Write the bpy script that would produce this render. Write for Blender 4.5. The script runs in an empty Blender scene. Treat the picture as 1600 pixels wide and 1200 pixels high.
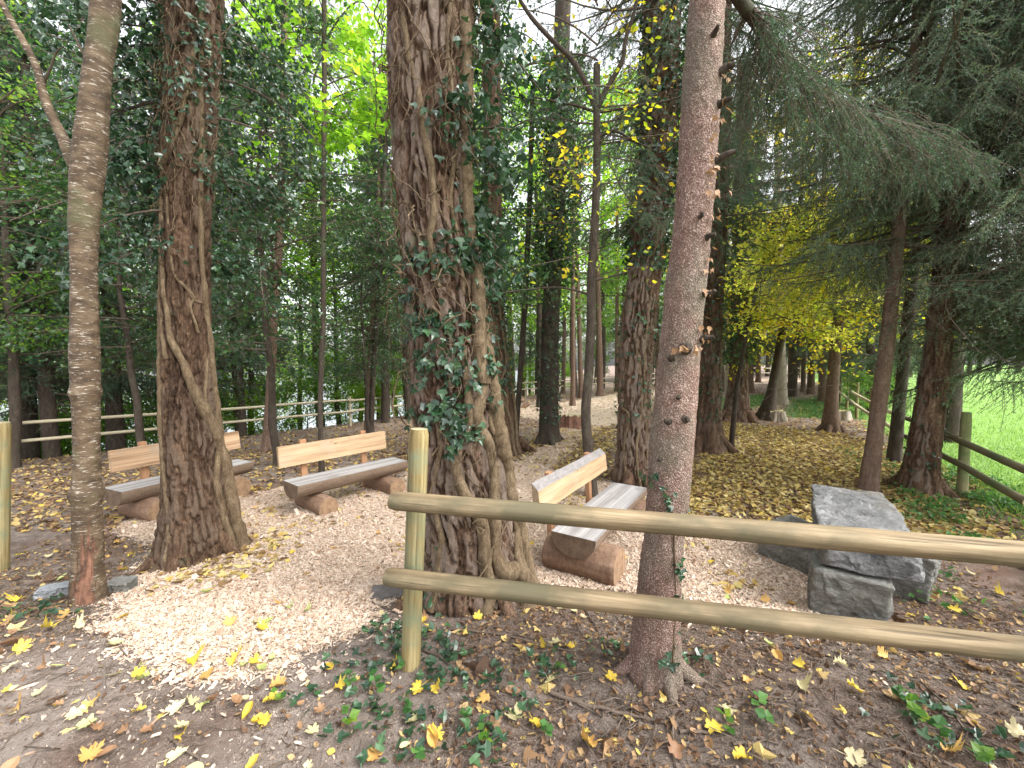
import bpy, math, random
import numpy as np
from mathutils import Vector, Matrix

R = np.random.default_rng(11)
random.seed(11)
sc = bpy.context.scene
COL = sc.collection
PI = math.pi

# ------------------------------------------------------------------ camera model (metres; x right, y forward, z up)
CAMZ = 1.65
FPX = 640.0
PITCH = math.atan(35 / FPX)
cp, sp_ = math.cos(PITCH), math.sin(PITCH)

def ray(px, py):
    xc = (px - 800) / FPX; yc = (600 - py) / FPX
    return np.array([xc, cp + yc * sp_, -sp_ + yc * cp])
def W(px, py, Z):
    d = ray(px, py); t = Z / d[1]
    return np.array([d[0] * t, Z, CAMZ + d[2] * t])
def atz(px, py, z):
    d = ray(px, py); t = (z - CAMZ) / d[2]
    return np.array([d[0] * t, d[1] * t, z])

# ------------------------------------------------------------------ numpy noise
NTAB = R.random((32, 32, 32))
def vnoise(x, y, z):
    x, y, z = np.broadcast_arrays(np.asarray(x, float), np.asarray(y, float), np.asarray(z, float))
    xi, yi, zi = np.floor(x).astype(int), np.floor(y).astype(int), np.floor(z).astype(int)
    fx, fy, fz = x - xi, y - yi, z - zi
    fx = fx * fx * (3 - 2 * fx); fy = fy * fy * (3 - 2 * fy); fz = fz * fz * (3 - 2 * fz)
    x0, y0, z0 = xi & 31, yi & 31, zi & 31
    x1, y1, z1 = (xi + 1) & 31, (yi + 1) & 31, (zi + 1) & 31
    def L(a, b, t): return a + (b - a) * t
    return L(L(L(NTAB[x0, y0, z0], NTAB[x1, y0, z0], fx), L(NTAB[x0, y1, z0], NTAB[x1, y1, z0], fx), fy),
             L(L(NTAB[x0, y0, z1], NTAB[x1, y0, z1], fx), L(NTAB[x0, y1, z1], NTAB[x1, y1, z1], fx), fy), fz)
def fbm(x, y, z, o=4):
    s = 0; a = .5; k = 1.0
    for i in range(o):
        s = s + a * vnoise(x * k + 7.3 * i, y * k + 3.1 * i, z * k + 5.7 * i); a *= .5; k *= 2.03
    return s
def sst(a, b, x):
    t = np.clip((x - a) / (b - a), 0, 1); return t * t * (3 - 2 * t)

# ------------------------------------------------------------------ terrain
def xleft(y):  return np.interp(y, [-20, 5, 8.7, 12.1, 16, 25, 35, 60, 200], [-17, -13.5, -10.7, -7.2, -4.0, .4, 8.75, 14, 40])
def xright(y): return np.interp(y, [-20, 0, 4, 5.7, 8.3, 13, 25, 38, 200], [-6, 2.6, 5.1, 6.25, 7.9, 10.9, 18.5, 27, 140])
def gh(x, y):
    x = np.asarray(x, float); y = np.asarray(y, float)
    z = .06 - .31 * sst(2.0, 3.7, y + .12 * x * (x > 0) - .02 * x)
    z = z + .06 * np.exp(-((x + .1) ** 2 + (y - 2.4) ** 2) / .5) - .05 * sst(-1.0, -3.2, x) * (1 - sst(2.5, 4, y))
    dl = (xleft(y) - x) * .74
    z = z - .35 * sst(-7, -.3, dl)
    z = z - .42 * np.clip(dl - .8, 0, 26)
    z = z + .35 * sst(14, 34, y) * sst(6, -2, dl + 6)
    z = z + .05 * (fbm(x * .8, y * .8, 1.5, 2) - .37)
    z = z - .0 * x
    return z
def gmicro(x, y):
    return .045 * (fbm(x * 4.1, y * 4.1, 3.2, 3) - .44) + .016 * (fbm(x * 19, y * 19, 9.2, 2) - .37)
def gz(x, y): return float(gh(x, y) + gmicro(x, y))
def G(px, py):
    d = ray(px, py); t = 1.0
    z = -.2
    for i in range(30):
        t2 = (z - CAMZ) / d[2]; z2 = float(gh(d[0] * t2, d[1] * t2)); z = .5 * z + .5 * z2
    t = (z - CAMZ) / d[2]
    return np.array([d[0] * t, d[1] * t, z])

# path mask polygons given in plan
def poly_sd(x, y, P):
    """signed distance (inside positive) to a polygon"""
    P = np.array(P); n = len(P); x = np.asarray(x, float); y = np.asarray(y, float)
    best = np.full(x.shape, 1e9); ins = np.zeros(x.shape, bool)
    for i in range(n):
        a = P[i]; b = P[(i + 1) % n]
        e = b - a; L2 = (e ** 2).sum()
        t = np.clip(((x - a[0]) * e[0] + (y - a[1]) * e[1]) / L2, 0, 1)
        d = np.hypot(x - a[0] - t * e[0], y - a[1] - t * e[1]); best = np.minimum(best, d)
        c = ((a[1] > y) != (b[1] > y))
        with np.errstate(divide='ignore', invalid='ignore'):
            xx = (b[0] - a[0]) * (y - a[1]) / (b[1] - a[1] + 1e-12) + a[0]
        ins ^= c & (x < xx)
    return np.where(ins, best, -best)
def gpoly(pp): return [G(*p)[:2] for p in pp]
CLEAR = gpoly([(170, 985), (262, 1030), (370, 1052), (470, 1030), (560, 985), (600, 925), (650, 900), (830, 905), (1000, 930), (1120, 975),
               (1290, 985), (1285, 900), (1215, 832), (1050, 800), (1010, 765), (860, 735), (900, 690), (935, 665), (915, 650), (845, 655), (868, 690), (790, 728),
               (640, 735), (600, 768), (500, 745), (430, 768), (390, 780), (300, 772), (190, 820), (255, 862), (200, 925)])
PATH2 = gpoly([(845, 657), (935, 668), (975, 660), (960, 648), (1000, 622), (1090, 608), (1180, 600), (1250, 597), (1250, 590), (1150, 593), (1040, 603), (930, 622), (845, 634), (800, 632), (700, 640), (700, 648), (790, 645)])
def pmask(x, y):
    n = .45 * (fbm(x * 2.2, y * 2.2, 4.4, 4) - .47)
    nf = .16 * (fbm(x * 9, y * 9, 6.1, 2) - .37)
    a = poly_sd(x, y, CLEAR) + n + nf
    b = poly_sd(x, y, PATH2) + 1.2 * n
    return np.maximum(a + .05, b)
def mmask(x, y):
    return (x - xright(y)) - .5 + 1.2 * (fbm(x * .9, y * .9, 8.8, 3) - .44)

# ------------------------------------------------------------------ mesh helpers
def mk(name, parts, mats, parent=None, smooth=False, loc=None, attrs=None):
    """parts: list of (V, F, matindex, rnd or None); F is (m,3) or (m,4)"""
    Vs, loops, starts, totals, mi, rn = [], [], [], [], [], []
    vo = 0; lo = 0
    for p in parts:
        V, F = np.asarray(p[0], float), np.asarray(p[1], int)
        if len(F) == 0: continue
        Vs.append(V); k = F.shape[1]
        loops.append((F + vo).ravel()); starts.append(lo + np.arange(len(F)) * k); totals.append(np.full(len(F), k))
        mi.append(np.full(len(F), p[2] if len(p) > 2 else 0))
        rn.append(p[3] if len(p) > 3 and p[3] is not None else np.zeros(len(F)))
        vo += len(V); lo += len(F) * k
    V = np.concatenate(Vs); L = np.concatenate(loops)
    me = bpy.data.meshes.new(name)
    if loc is not None: V = V - np.asarray(loc)
    me.vertices.add(len(V)); me.vertices.foreach_set('co', V.astype(np.float32).ravel())
    me.loops.add(len(L)); me.loops.foreach_set('vertex_index', L.astype(np.int32))
    n = sum(len(s) for s in starts)
    me.polygons.add(n)
    me.polygons.foreach_set('loop_start', np.concatenate(starts).astype(np.int32))
    me.polygons.foreach_set('loop_total', np.concatenate(totals).astype(np.int32))
    me.polygons.foreach_set('material_index', np.concatenate(mi).astype(np.int32))
    me.polygons.foreach_set('use_smooth', np.full(n, smooth))
    a = me.attributes.new('rnd', 'FLOAT', 'FACE'); a.data.foreach_set('value', np.concatenate(rn).astype(np.float32))
    if attrs:
        for k, v in attrs.items():
            a = me.attributes.new(k, 'FLOAT', 'POINT'); a.data.foreach_set('value', np.asarray(v, np.float32))
    me.update(calc_edges=True)
    for m in mats: me.materials.append(m)
    o = bpy.data.objects.new(name, me); COL.objects.link(o)
    if parent is not None: o.parent = parent
    return o
def tag(o, label, cat, group=None, kind=None):
    if label: o['label'] = label
    if cat: o['category'] = cat
    if group: o['group'] = group
    if kind: o['kind'] = kind
    return o
def root(name, loc, label, cat, group=None, rz=0):
    o = bpy.data.objects.new(name, None); COL.objects.link(o); o.empty_display_size = .2
    o.location = tuple(float(v) for v in loc); o.rotation_euler = (0, 0, rz)
    return tag(o, label, cat, group)
def copy_tree(o, loc, rz, scale, label=None, group=None):
    r = o.copy(); COL.objects.link(r); r.location = loc; r.rotation_euler = (0, 0, rz); r.scale = (scale,) * 3
    if label: r['label'] = label
    if group: r['group'] = group
    for ch in list(o.children):
        c = ch.copy(); COL.objects.link(c); c.parent = r
    return r
def nrm(v): return v / (np.linalg.norm(v, axis=-1, keepdims=True) + 1e-9)
def frames(d, up):
    y = nrm(d); x = nrm(np.cross(y, up)); z = np.cross(x, y)
    return np.stack([x, y, z], axis=-1)          # columns
def scatter(TV, TF, P, M, S, rnd=None):
    TV = np.asarray(TV, float); TF = np.asarray(TF, int); N = len(P)
    S = np.asarray(S, float)
    if S.ndim == 1: S = S[:, None]
    V = np.einsum('nij,nkj->nki', M, TV[None] * S[:, None, :]) + P[:, None, :]
    F = TF[None] + (np.arange(N) * len(TV))[:, None, None]
    if rnd is None: rnd = R.random(N)
    return V.reshape(-1, 3), F.reshape(-1, TF.shape[1]), np.repeat(rnd, len(TF))
def rdir(n): return nrm(R.normal(size=(n, 3)))

def tubes(P, rad, sides=4, cap=False):
    """P (N,K,3), rad (N,K) -> V,F quads"""
    N, K, _ = P.shape
    T = nrm(np.gradient(P, axis=1))
    ref = np.where(np.abs(T[:, :1, 2:3]) > .75, np.array([1.0, 0, 0]), np.array([0, 0, 1.0]))
    A = nrm(np.cross(T, np.broadcast_to(ref, T.shape))); B = np.cross(T, A)
    th = np.arange(sides) / sides * 2 * PI
    V = P[:, :, None, :] + rad[:, :, None, None] * (A[:, :, None, :] * np.cos(th)[:, None] + B[:, :, None, :] * np.sin(th)[:, None])
    i = np.arange(K - 1)[:, None]; j = np.arange(sides)[None]
    f = np.stack([i * sides + j, i * sides + (j + 1) % sides, (i + 1) * sides + (j + 1) % sides, (i + 1) * sides + j], -1).reshape(-1, 4)
    F = f[None] + (np.arange(N) * K * sides)[:, None, None]
    return V.reshape(-1, 3), F.reshape(-1, 4)
def catmull(P, n):
    P = np.asarray(P, float)
    if len(P) == 2: P = np.stack([P[0], (P[0] + P[1]) / 2, P[1]])
    Q = np.concatenate([[2 * P[0] - P[1]], P, [2 * P[-1] - P[-2]]])
    t = np.linspace(0, len(P) - 1 - 1e-6, n); i = t.astype(int); f = (t - i)[:, None]
    a, b, c, d = Q[i], Q[i + 1], Q[i + 2], Q[i + 3]
    return .5 * ((2 * b) + (-a + c) * f + (2 * a - 5 * b + 4 * c - d) * f * f + (-a + 3 * b - 3 * c + d) * f ** 3)
def wobble(P, amp, freq, seed=0.0):
    n = len(P); t = np.arange(n)
    w = np.stack([fbm(t * freq + seed, k * 9.1, seed, 3) - .44 for k in range(3)], -1) * 2 * amp
    return P + w
def tubeone(P, rad, sides=12, rough=0.0, fr=8.0):
    V, F = tubes(P[None], np.asarray(rad)[None], sides)
    if rough:
        c = np.repeat(P, sides, axis=0); d = V - c
        V = c + d * (1 + rough * (fbm(V[:, 0] * fr, V[:, 1] * fr, V[:, 2] * fr, 3) - .44)[:, None] * 2)
    return V, F
def ring_cap(V, base, sides, flip=False):
    c = V[base:base + sides].mean(0)
    return np.vstack([V, c]), [[len(V), base + (j + 1) % sides, base + j] if flip else [len(V), base + j, base + (j + 1) % sides] for j in range(sides)]

# ------------------------------------------------------------------ materials
def M(name):
    m = bpy.data.materials.new(name); m.use_nodes = True
    nt = m.node_tree; nt.nodes.clear()
    out = nt.nodes.new('ShaderNodeOutputMaterial'); b = nt.nodes.new('ShaderNodeBsdfPrincipled')
    nt.links.new(b.outputs[0], out.inputs[0])
    return m, nt, b, out
def nn(nt, t, **k):
    n = nt.nodes.new(t)
    for a, v in k.items():
        if a.startswith('i_'): n.inputs[a[2:].replace('_', ' ')].default_value = v
        else: setattr(n, a, v)
    return n
def ramp(nt, fac, stops, interp='LINEAR'):
    r = nt.nodes.new('ShaderNodeValToRGB'); r.color_ramp.interpolation = interp
    el = r.color_ramp.elements
    while len(el) > 1: el.remove(el[-1])
    for i, (p, c) in enumerate(stops):
        e = el[0] if i == 0 else el.new(p)
        e.position = p; e.color = (*c, 1) if len(c) == 3 else c
    nt.links.new(fac, r.inputs[0]); return r.outputs[0]
def mapped(nt, scale=(1, 1, 1), src='Object'):
    tc = nt.nodes.new('ShaderNodeTexCoord'); mp = nt.nodes.new('ShaderNodeMapping')
    mp.inputs['Scale'].default_value = scale; nt.links.new(tc.outputs[src], mp.inputs[0]); return mp.outputs[0]
def noise(nt, vec, scale, detail=6, rough=.6, dist=0.0):
    n = nn(nt, 'ShaderNodeTexNoise'); n.inputs['Scale'].default_value = scale; n.inputs['Detail'].default_value = detail
    n.inputs['Roughness'].default_value = rough; n.inputs['Distortion'].default_value = dist
    nt.links.new(vec, n.inputs['Vector']); return n.outputs['Fac']
def mix(nt, fac, a, b, mode='MIX'):
    m = nn(nt, 'ShaderNodeMix', data_type='RGBA', blend_type=mode)
    for s, v in ((0, fac), (6, a), (7, b)):
        if hasattr(v, 'is_linked') or hasattr(v, 'links'): nt.links.new(v, m.inputs[s])
        else: m.inputs[s].default_value = v if s == 0 else (*v, 1)
    return m.outputs[2]
def bump(nt, b, h, dist, strength=1.0, prev=None):
    n = nn(nt, 'ShaderNodeBump'); n.inputs['Strength'].default_value = strength; n.inputs['Distance'].default_value = dist
    nt.links.new(h, n.inputs['Height'])
    if prev is not None: nt.links.new(prev, n.inputs['Normal'])
    nt.links.new(n.outputs[0], b.inputs['Normal']); return n.outputs[0]
def math2(nt, op, a, b):
    m = nn(nt, 'ShaderNodeMath', operation=op)
    for i, v in enumerate((a, b)):
        if hasattr(v, 'links'): nt.links.new(v, m.inputs[i])
        else: m.inputs[i].default_value = v
    return m.outputs[0]
def lin(c): return tuple(((v / 255) / 12.92 if v / 255 < .04045 else ((v / 255 + .055) / 1.055) ** 2.4) for v in c)

def bark(name, stops, scale=8, stretch=(1, 1, .25), bd=.02, lichen=None, lam=.55, fine=95, rough=.9, plate=None):
    m, nt, b, out = M(name)
    v = mapped(nt, stretch)
    n1 = noise(nt, v, scale, 8, .7, .6)
    v2 = mapped(nt, (1, 1, .45)); n2 = noise(nt, v2, fine, 5, .75)
    h = math2(nt, 'ADD', math2(nt, 'MULTIPLY', n1, .55), math2(nt, 'MULTIPLY', n2, .45))
    c = ramp(nt, h, stops)
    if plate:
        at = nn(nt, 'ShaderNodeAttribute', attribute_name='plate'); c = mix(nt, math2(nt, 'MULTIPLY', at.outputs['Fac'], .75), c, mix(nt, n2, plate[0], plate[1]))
    if lichen:
        v3 = mapped(nt); n3 = noise(nt, v3, 2.3, 5, .65)
        f = ramp(nt, n3, [(lam, (0, 0, 0)), (lam + .13, (1, 1, 1))])
        c = mix(nt, f, c, lichen)
    nt.links.new(c, b.inputs['Base Color']); b.inputs['Roughness'].default_value = rough
    b.inputs['Specular IOR Level'].default_value = .25
    bump(nt, b, h, bd * 2.2)
    return m
def leafmat(name, cols, tr=.35, rough=.45, spec=.5, attr=True, trc=1.6):
    m, nt, b, out = M(name)
    if attr == 'obj':
        oi = nt.nodes.new('ShaderNodeObjectInfo'); fac = oi.outputs['Random']
    else:
        at = nn(nt, 'ShaderNodeAttribute', attribute_name='rnd'); fac = at.outputs['Fac']
    n = len(cols)
    c = ramp(nt, fac, [(i / (n - 1), k) for i, k in enumerate(cols)])
    nz = noise(nt, mapped(nt), 60, 3, .6)
    c2 = mix(nt, ramp(nt, nz, [(.35, (0, 0, 0)), (.75, (.6, .6, .6))]), c, (.75, .7, .6), 'MULTIPLY')
    nt.links.new(c2, b.inputs['Base Color']); b.inputs['Roughness'].default_value = rough
    b.inputs['Specular IOR Level'].default_value = spec
    t = nt.nodes.new('ShaderNodeBsdfTranslucent')
    g = mix(nt, 1.0, c2, (trc, trc, trc * .7), 'MULTIPLY'); nt.links.new(g, t.inputs[0])
    ms = nt.nodes.new('ShaderNodeMixShader'); ms.inputs[0].default_value = tr
    nt.links.new(b.outputs[0], ms.inputs[1]); nt.links.new(t.outputs[0], ms.inputs[2]); nt.links.new(ms.outputs[0], out.inputs[0])
    return m
def wood(name, stops, gscale=9, stretch=(.06, 1, 1), rough=.7, bd=.003, stain=None, sl=.6, knots=True, crack=.5):
    m, nt, b, out = M(name)
    v = mapped(nt, stretch); n1 = noise(nt, v, gscale * 3, 5, .6, .3); n2 = noise(nt, v, gscale * 14, 3, .6)
    h = math2(nt, 'ADD', math2(nt, 'MULTIPLY', n1, .65), math2(nt, 'MULTIPLY', n2, .35))
    c = ramp(nt, h, stops)
    cr = noise(nt, mapped(nt, tuple(.35 * q if q < .2 else q for q in stretch)), gscale * 9, 3, .6, .4)
    c = mix(nt, ramp(nt, cr, [(.60, (0, 0, 0)), (.66, (crack, crack, crack))]), c, tuple(x * .35 for x in stops[0][1]))
    h = math2(nt, 'SUBTRACT', h, math2(nt, 'MULTIPLY', ramp(nt, cr, [(.60, (0, 0, 0)), (.66, (1, 1, 1))]), .8 * crack))
    if knots:
        vo = nn(nt, 'ShaderNodeTexVoronoi'); vo.inputs['Scale'].default_value = 3.2; nt.links.new(mapped(nt, (1, 1.6, 1.6)), vo.inputs['Vector'])
        kf = ramp(nt, vo.outputs['Distance'], [(0, (1, 1, 1)), (.05, (.8, .8, .8)), (.10, (0, 0, 0))])
        c = mix(nt, math2(nt, 'MULTIPLY', kf, .6), c, tuple(x * .42 for x in stops[0][1]))
    if stain:
        n3 = noise(nt, mapped(nt, (.5, 1, 1)), 4.5, 5, .6); c = mix(nt, ramp(nt, n3, [(sl - .08, (0, 0, 0)), (sl + .1, (.85, .85, .85))]), c, stain)
    nt.links.new(c, b.inputs['Base Color']); b.inputs['Roughness'].default_value = rough; b.inputs['Specular IOR Level'].default_value = .3
    bump(nt, b, h, bd); return m
def endgrain(name, c1, c2, ax=0, scale=60):
    m, nt, b, out = M(name)
    s = [1, 1, 1]; s[ax] = .02
    w = nn(nt, 'ShaderNodeTexWave', wave_type='RINGS', rings_direction='XYZ'[ax]); w.inputs['Scale'].default_value = scale; w.inputs['Distortion'].default_value = 2.5
    w.inputs['Detail'].default_value = 3; nt.links.new(mapped(nt, tuple(s)), w.inputs['Vector'])
    n = noise(nt, mapped(nt), 14, 5, .65)
    c = ramp(nt, w.outputs['Fac'], [(0, c1), (1, c2)]); c = mix(nt, ramp(nt, n, [(.4, (0, 0, 0)), (.75, (.9, .9, .9))]), c, tuple(x * .45 for x in c1))
    nt.links.new(c, b.inputs['Base Color']); b.inputs['Roughness'].default_value = .85
    bump(nt, b, w.outputs['Fac'], .001); return m

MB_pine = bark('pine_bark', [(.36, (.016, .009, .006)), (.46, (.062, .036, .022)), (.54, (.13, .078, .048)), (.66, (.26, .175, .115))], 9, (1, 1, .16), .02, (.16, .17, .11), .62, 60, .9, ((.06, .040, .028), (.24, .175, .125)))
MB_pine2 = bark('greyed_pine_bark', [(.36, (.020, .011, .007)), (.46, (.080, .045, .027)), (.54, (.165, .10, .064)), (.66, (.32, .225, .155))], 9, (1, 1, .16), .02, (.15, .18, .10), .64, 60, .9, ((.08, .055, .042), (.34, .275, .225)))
def spruce_bark():
    m, nt, b, out = M('flaky_spruce_bark'); v = mapped(nt, (1, 1, .7))
    n0 = noise(nt, mapped(nt, (1, 1, .6)), 5, 5, .6); n1 = noise(nt, v, 120, 5, .8, .3); n9 = noise(nt, mapped(nt, (1, 1, .35)), 14, 5, .7)
    vo = nn(nt, 'ShaderNodeTexVoronoi', feature='F1'); vo.inputs['Scale'].default_value = 190; vo.inputs['Randomness'].default_value = 1
    wv = nn(nt, 'ShaderNodeVectorMath', operation='ADD'); nt.links.new(v, wv.inputs[0])
    nv = nn(nt, 'ShaderNodeTexNoise'); nv.inputs['Scale'].default_value = 30; nt.links.new(v, nv.inputs['Vector'])
    sc3 = nn(nt, 'ShaderNodeVectorMath', operation='SCALE'); sc3.inputs['Scale'].default_value = .008; nt.links.new(nv.outputs['Color'], sc3.inputs[0]); nt.links.new(sc3.outputs[0], wv.inputs[1])
    nt.links.new(wv.outputs[0], vo.inputs['Vector'])
    h = math2(nt, 'ADD', math2(nt, 'ADD', math2(nt, 'MULTIPLY', vo.outputs['Distance'], .35), math2(nt, 'MULTIPLY', n1, .45)), math2(nt, 'MULTIPLY', n9, .3))
    c = ramp(nt, h, [(.36, (.10, .055, .040)), (.48, (.20, .118, .090)), (.60, (.31, .20, .16)), (.70, (.56, .43, .37))])
    c = mix(nt, ramp(nt, n0, [(.44, (0, 0, 0)), (.60, (.8, .8, .8))]), c, ramp(nt, h, [(.35, (.10, .08, .055)), (.6, (.24, .20, .15)), (.78, (.42, .38, .31))]))
    nt.links.new(c, b.inputs['Base Color']); b.inputs['Roughness'].default_value = .85; b.inputs['Specular IOR Level'].default_value = .3
    bump(nt, b, h, .03); return m
MB_spruce = spruce_bark()
MB_dark = bark('dark_trunk_bark', [(.3, (.018, .014, .011)), (.5, (.065, .05, .038)), (.7, (.15, .12, .095))], 14, (1, 1, .3), .012, (.10, .12, .07), .56)
MB_red = bark('thin_pine_bark', [(.3, (.05, .030, .021)), (.5, (.155, .10, .072)), (.7, (.30, .22, .165))], 18, (1, 1, .4), .01)
MB_pale = bark('pale_trunk_bark', [(.25, (.16, .13, .10)), (.5, (.34, .29, .24)), (.75, (.50, .45, .40))], 16, (1, 1, .4), .01, (.2, .22, .13), .58)
MB_vine = bark('ivy_stem_bark', [(.34, (.05, .033, .019)), (.5, (.145, .102, .060)), (.66, (.29, .22, .14))], 26, (1, 1, .35), .008, (.18, .16, .08), .66, 120)
MB_twig = bark('twig_bark', [(.3, (.06, .045, .035)), (.7, (.17, .13, .10))], 20, (1, 1, 1), .002)

def cherry():
    m, nt, b, out = M('cherry_bark')
    v = mapped(nt, (1, 1, 5)); n = noise(nt, v, 17, 4, .72, .3)
    base = ramp(nt, noise(nt, mapped(nt, (1, 1, 2.2)), 7, 7, .65), [(.3, (.035, .023, .014)), (.5, (.095, .064, .038)), (.7, (.19, .14, .088))])
    c = mix(nt, ramp(nt, n, [(.57, (0, 0, 0)), (.66, (1, 1, 1))]), base, (.46, .42, .35))
    g = noise(nt, mapped(nt), 3.0, 5, .6); c = mix(nt, ramp(nt, g, [(.55, (0, 0, 0)), (.72, (.8, .8, .8))]), c, (.10, .105, .05))
    # torn rusty inner bark near the foot
    at = nn(nt, 'ShaderNodeAttribute', attribute_name='wound')
    c = mix(nt, at.outputs['Fac'], c, mix(nt, ramp(nt, noise(nt, mapped(nt, (1, 1, .25)), 22, 6, .75), [(.35, (0, 0, 0)), (.65, (1, 1, 1))]), (.035, .02, .015), (.27, .135, .085)))
    nt.links.new(c, b.inputs['Base Color']); b.inputs['Roughness'].default_value = .75; b.inputs['Specular IOR Level'].default_value = .3
    bump(nt, b, math2(nt, 'ADD', math2(nt, 'MULTIPLY', n, .5), noise(nt, mapped(nt, (1, 1, 3)), 40, 4, .7)), .006); return m
MB_cherry = cherry()

ML_ivy = leafmat('ivy_leaf', [(.012, .035, .018), (.022, .06, .028), (.035, .09, .04), (.06, .13, .05)], .18, .30, .65)
ML_dark = leafmat('dark_broadleaf', [(.015, .045, .02), (.03, .08, .03), (.055, .13, .04), (.13, .23, .04)], .38, .32, .6)
ML_mid = leafmat('green_broadleaf', [(.05, .13, .03), (.09, .21, .04), (.16, .31, .05), (.34, .44, .06)], .55, .4, .5, True, 1.8)
ML_bright = leafmat('bright_green_leaf', [(.09, .22, .02), (.17, .34, .03), (.26, .45, .04), (.45, .55, .06)], .6, .45, .4, True, 1.9)
ML_lemon = leafmat('lemon_hazel_leaf', [(.22, .36, .05), (.48, .55, .08), (.70, .66, .12), (.78, .68, .18)], .6, .45, .4, True, 1.7)
ML_yellow = leafmat('yellow_autumn_leaf', [(.14, .27, .03), (.28, .40, .03), (.48, .50, .03), (.64, .56, .04), (.70, .50, .04), (.52, .30, .04)], .55, .5, .4, True, 1.5)
ML_spruce = leafmat('spruce_needles', [(.035, .080, .052), (.06, .13, .08), (.10, .19, .11), (.11, .10, .07)], .3, .5, .4)
ML_spruceP = leafmat('pale_spruce_needles', [(.09, .16, .125), (.14, .235, .175), (.20, .31, .215), (.24, .33, .20)], .35, .5, .4)
ML_weed = leafmat('weed_leaf', [(.04, .12, .03), (.07, .19, .05), (.13, .28, .07)], .4, .45)
ML_grass = leafmat('grass_blade', [(.11, .21, .04), (.18, .33, .07), (.32, .46, .13)], .45, .5, .3)
litter_cols = [(.07, .042, .028), (.15, .085, .05), (.28, .17, .09), (.40, .27, .14), (.55, .42, .16), (.62, .46, .08), (.50, .44, .22)]
ML_litter = leafmat('leaf_litter', litter_cols, .15, .7, .3)
ML_carpet = leafmat('yellow_leaf_carpet', [(.13, .075, .04), (.26, .16, .07), (.42, .29, .10), (.58, .44, .13), (.62, .50, .24), (.42, .36, .14), (.24, .17, .09)], .2, .65, .3)
FALL = {}
for k, c in dict(yellow=[(.56, .40, .05), (.68, .52, .08)], orange=[(.46, .26, .08), (.62, .40, .13)], pale=[(.50, .45, .24), (.62, .54, .34)],
                 brown=[(.24, .13, .07), (.36, .22, .12)], green=[(.36, .42, .12), (.46, .50, .22)]).items():
    FALL[k] = leafmat('fallen_leaf_' + k, [c[0], c[1]], .15, .55, .35, 'obj')

W_rail = wood('weathered_rail_wood', [(.38, (.09, .062, .034)), (.5, (.20, .146, .082)), (.64, (.35, .27, .165))], 5, (.05, 1, 1), .75, .004, (.105, .095, .055), .53, True, .6)
W_post = wood('post_wood', [(.38, (.15, .105, .042)), (.5, (.26, .20, .088)), (.64, (.40, .33, .17))], 5, (1, 1, .05), .75, .004, (.17, .21, .13), .54, True, .5)
W_oldrail = wood('grey_rail_wood', [(.3, (.32, .27, .18)), (.5, (.46, .40, .28)), (.75, (.58, .52, .38))], 5, (.05, 1, 1), .8, .002)
W_darkrail = wood('dark_rail_wood', [(.3, (.10, .085, .045)), (.5, (.17, .14, .08)), (.75, (.25, .21, .13))], 5, (.05, 1, 1), .8, .002, (.09, .12, .05), .5)  # darker brown rail wood with green stain patches
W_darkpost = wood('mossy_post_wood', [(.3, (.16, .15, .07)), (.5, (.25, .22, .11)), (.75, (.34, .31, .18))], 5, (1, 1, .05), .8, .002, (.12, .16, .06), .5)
W_plank = wood('fresh_larch_plank', [(.36, (.28, .175, .095)), (.5, (.46, .31, .18)), (.66, (.57, .42, .27))], 4, (.05, 1, 1), .6, .002, (.42, .33, .24), .6, True, .25)
W_plank2 = wood('darker_larch_plank', [(.38, (.22, .13, .07)), (.5, (.46, .30, .18)), (.62, (.60, .43, .28))], 3.2, (.02, 1, 1), .6, .002, (.34, .27, .2), .6, True, .6)
W_seat = wood('silvered_seat_top', [(.36, (.20, .185, .18)), (.5, (.34, .325, .32)), (.66, (.47, .455, .45))], 4, (.03, 1, 1), .6, .003, (.20, .175, .165), .60, True, .5)
W_stake = wood('bench_stake_wood', [(.3, (.28, .14, .07)), (.7, (.48, .27, .15))], 5, (1, 1, .05), .7, .001)
W_log = bark('debarked_log', [(.3, (.07, .040, .026)), (.5, (.21, .13, .085)), (.7, (.38, .26, .18))], 8, (1, .12, 1), .006, (.16, .08, .05), .6, 40, .8)
W_logx = bark('half_log_underside', [(.3, (.09, .06, .042)), (.5, (.22, .16, .115)), (.7, (.36, .28, .21))], 8, (.1, 1, 1), .005, None, .6, 60, .8)
W_lbark = bark('live_edge_bark', [(.25, (.10, .09, .09)), (.5, (.27, .25, .24)), (.75, (.44, .42, .41))], 22, (.4, 1, 1), .008)
E_y = endgrain('log_end_grain', (.27, .16, .09), (.42, .28, .17), 1)
E_x = endgrain('half_log_end_grain', (.12, .075, .045), (.24, .16, .10), 0)
E_xr = endgrain('rail_end_grain', (.34, .27, .15), (.50, .42, .25), 0, 90)
E_z = endgrain('post_top_grain', (.36, .31, .17), (.50, .44, .26), 2, 90)

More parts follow.
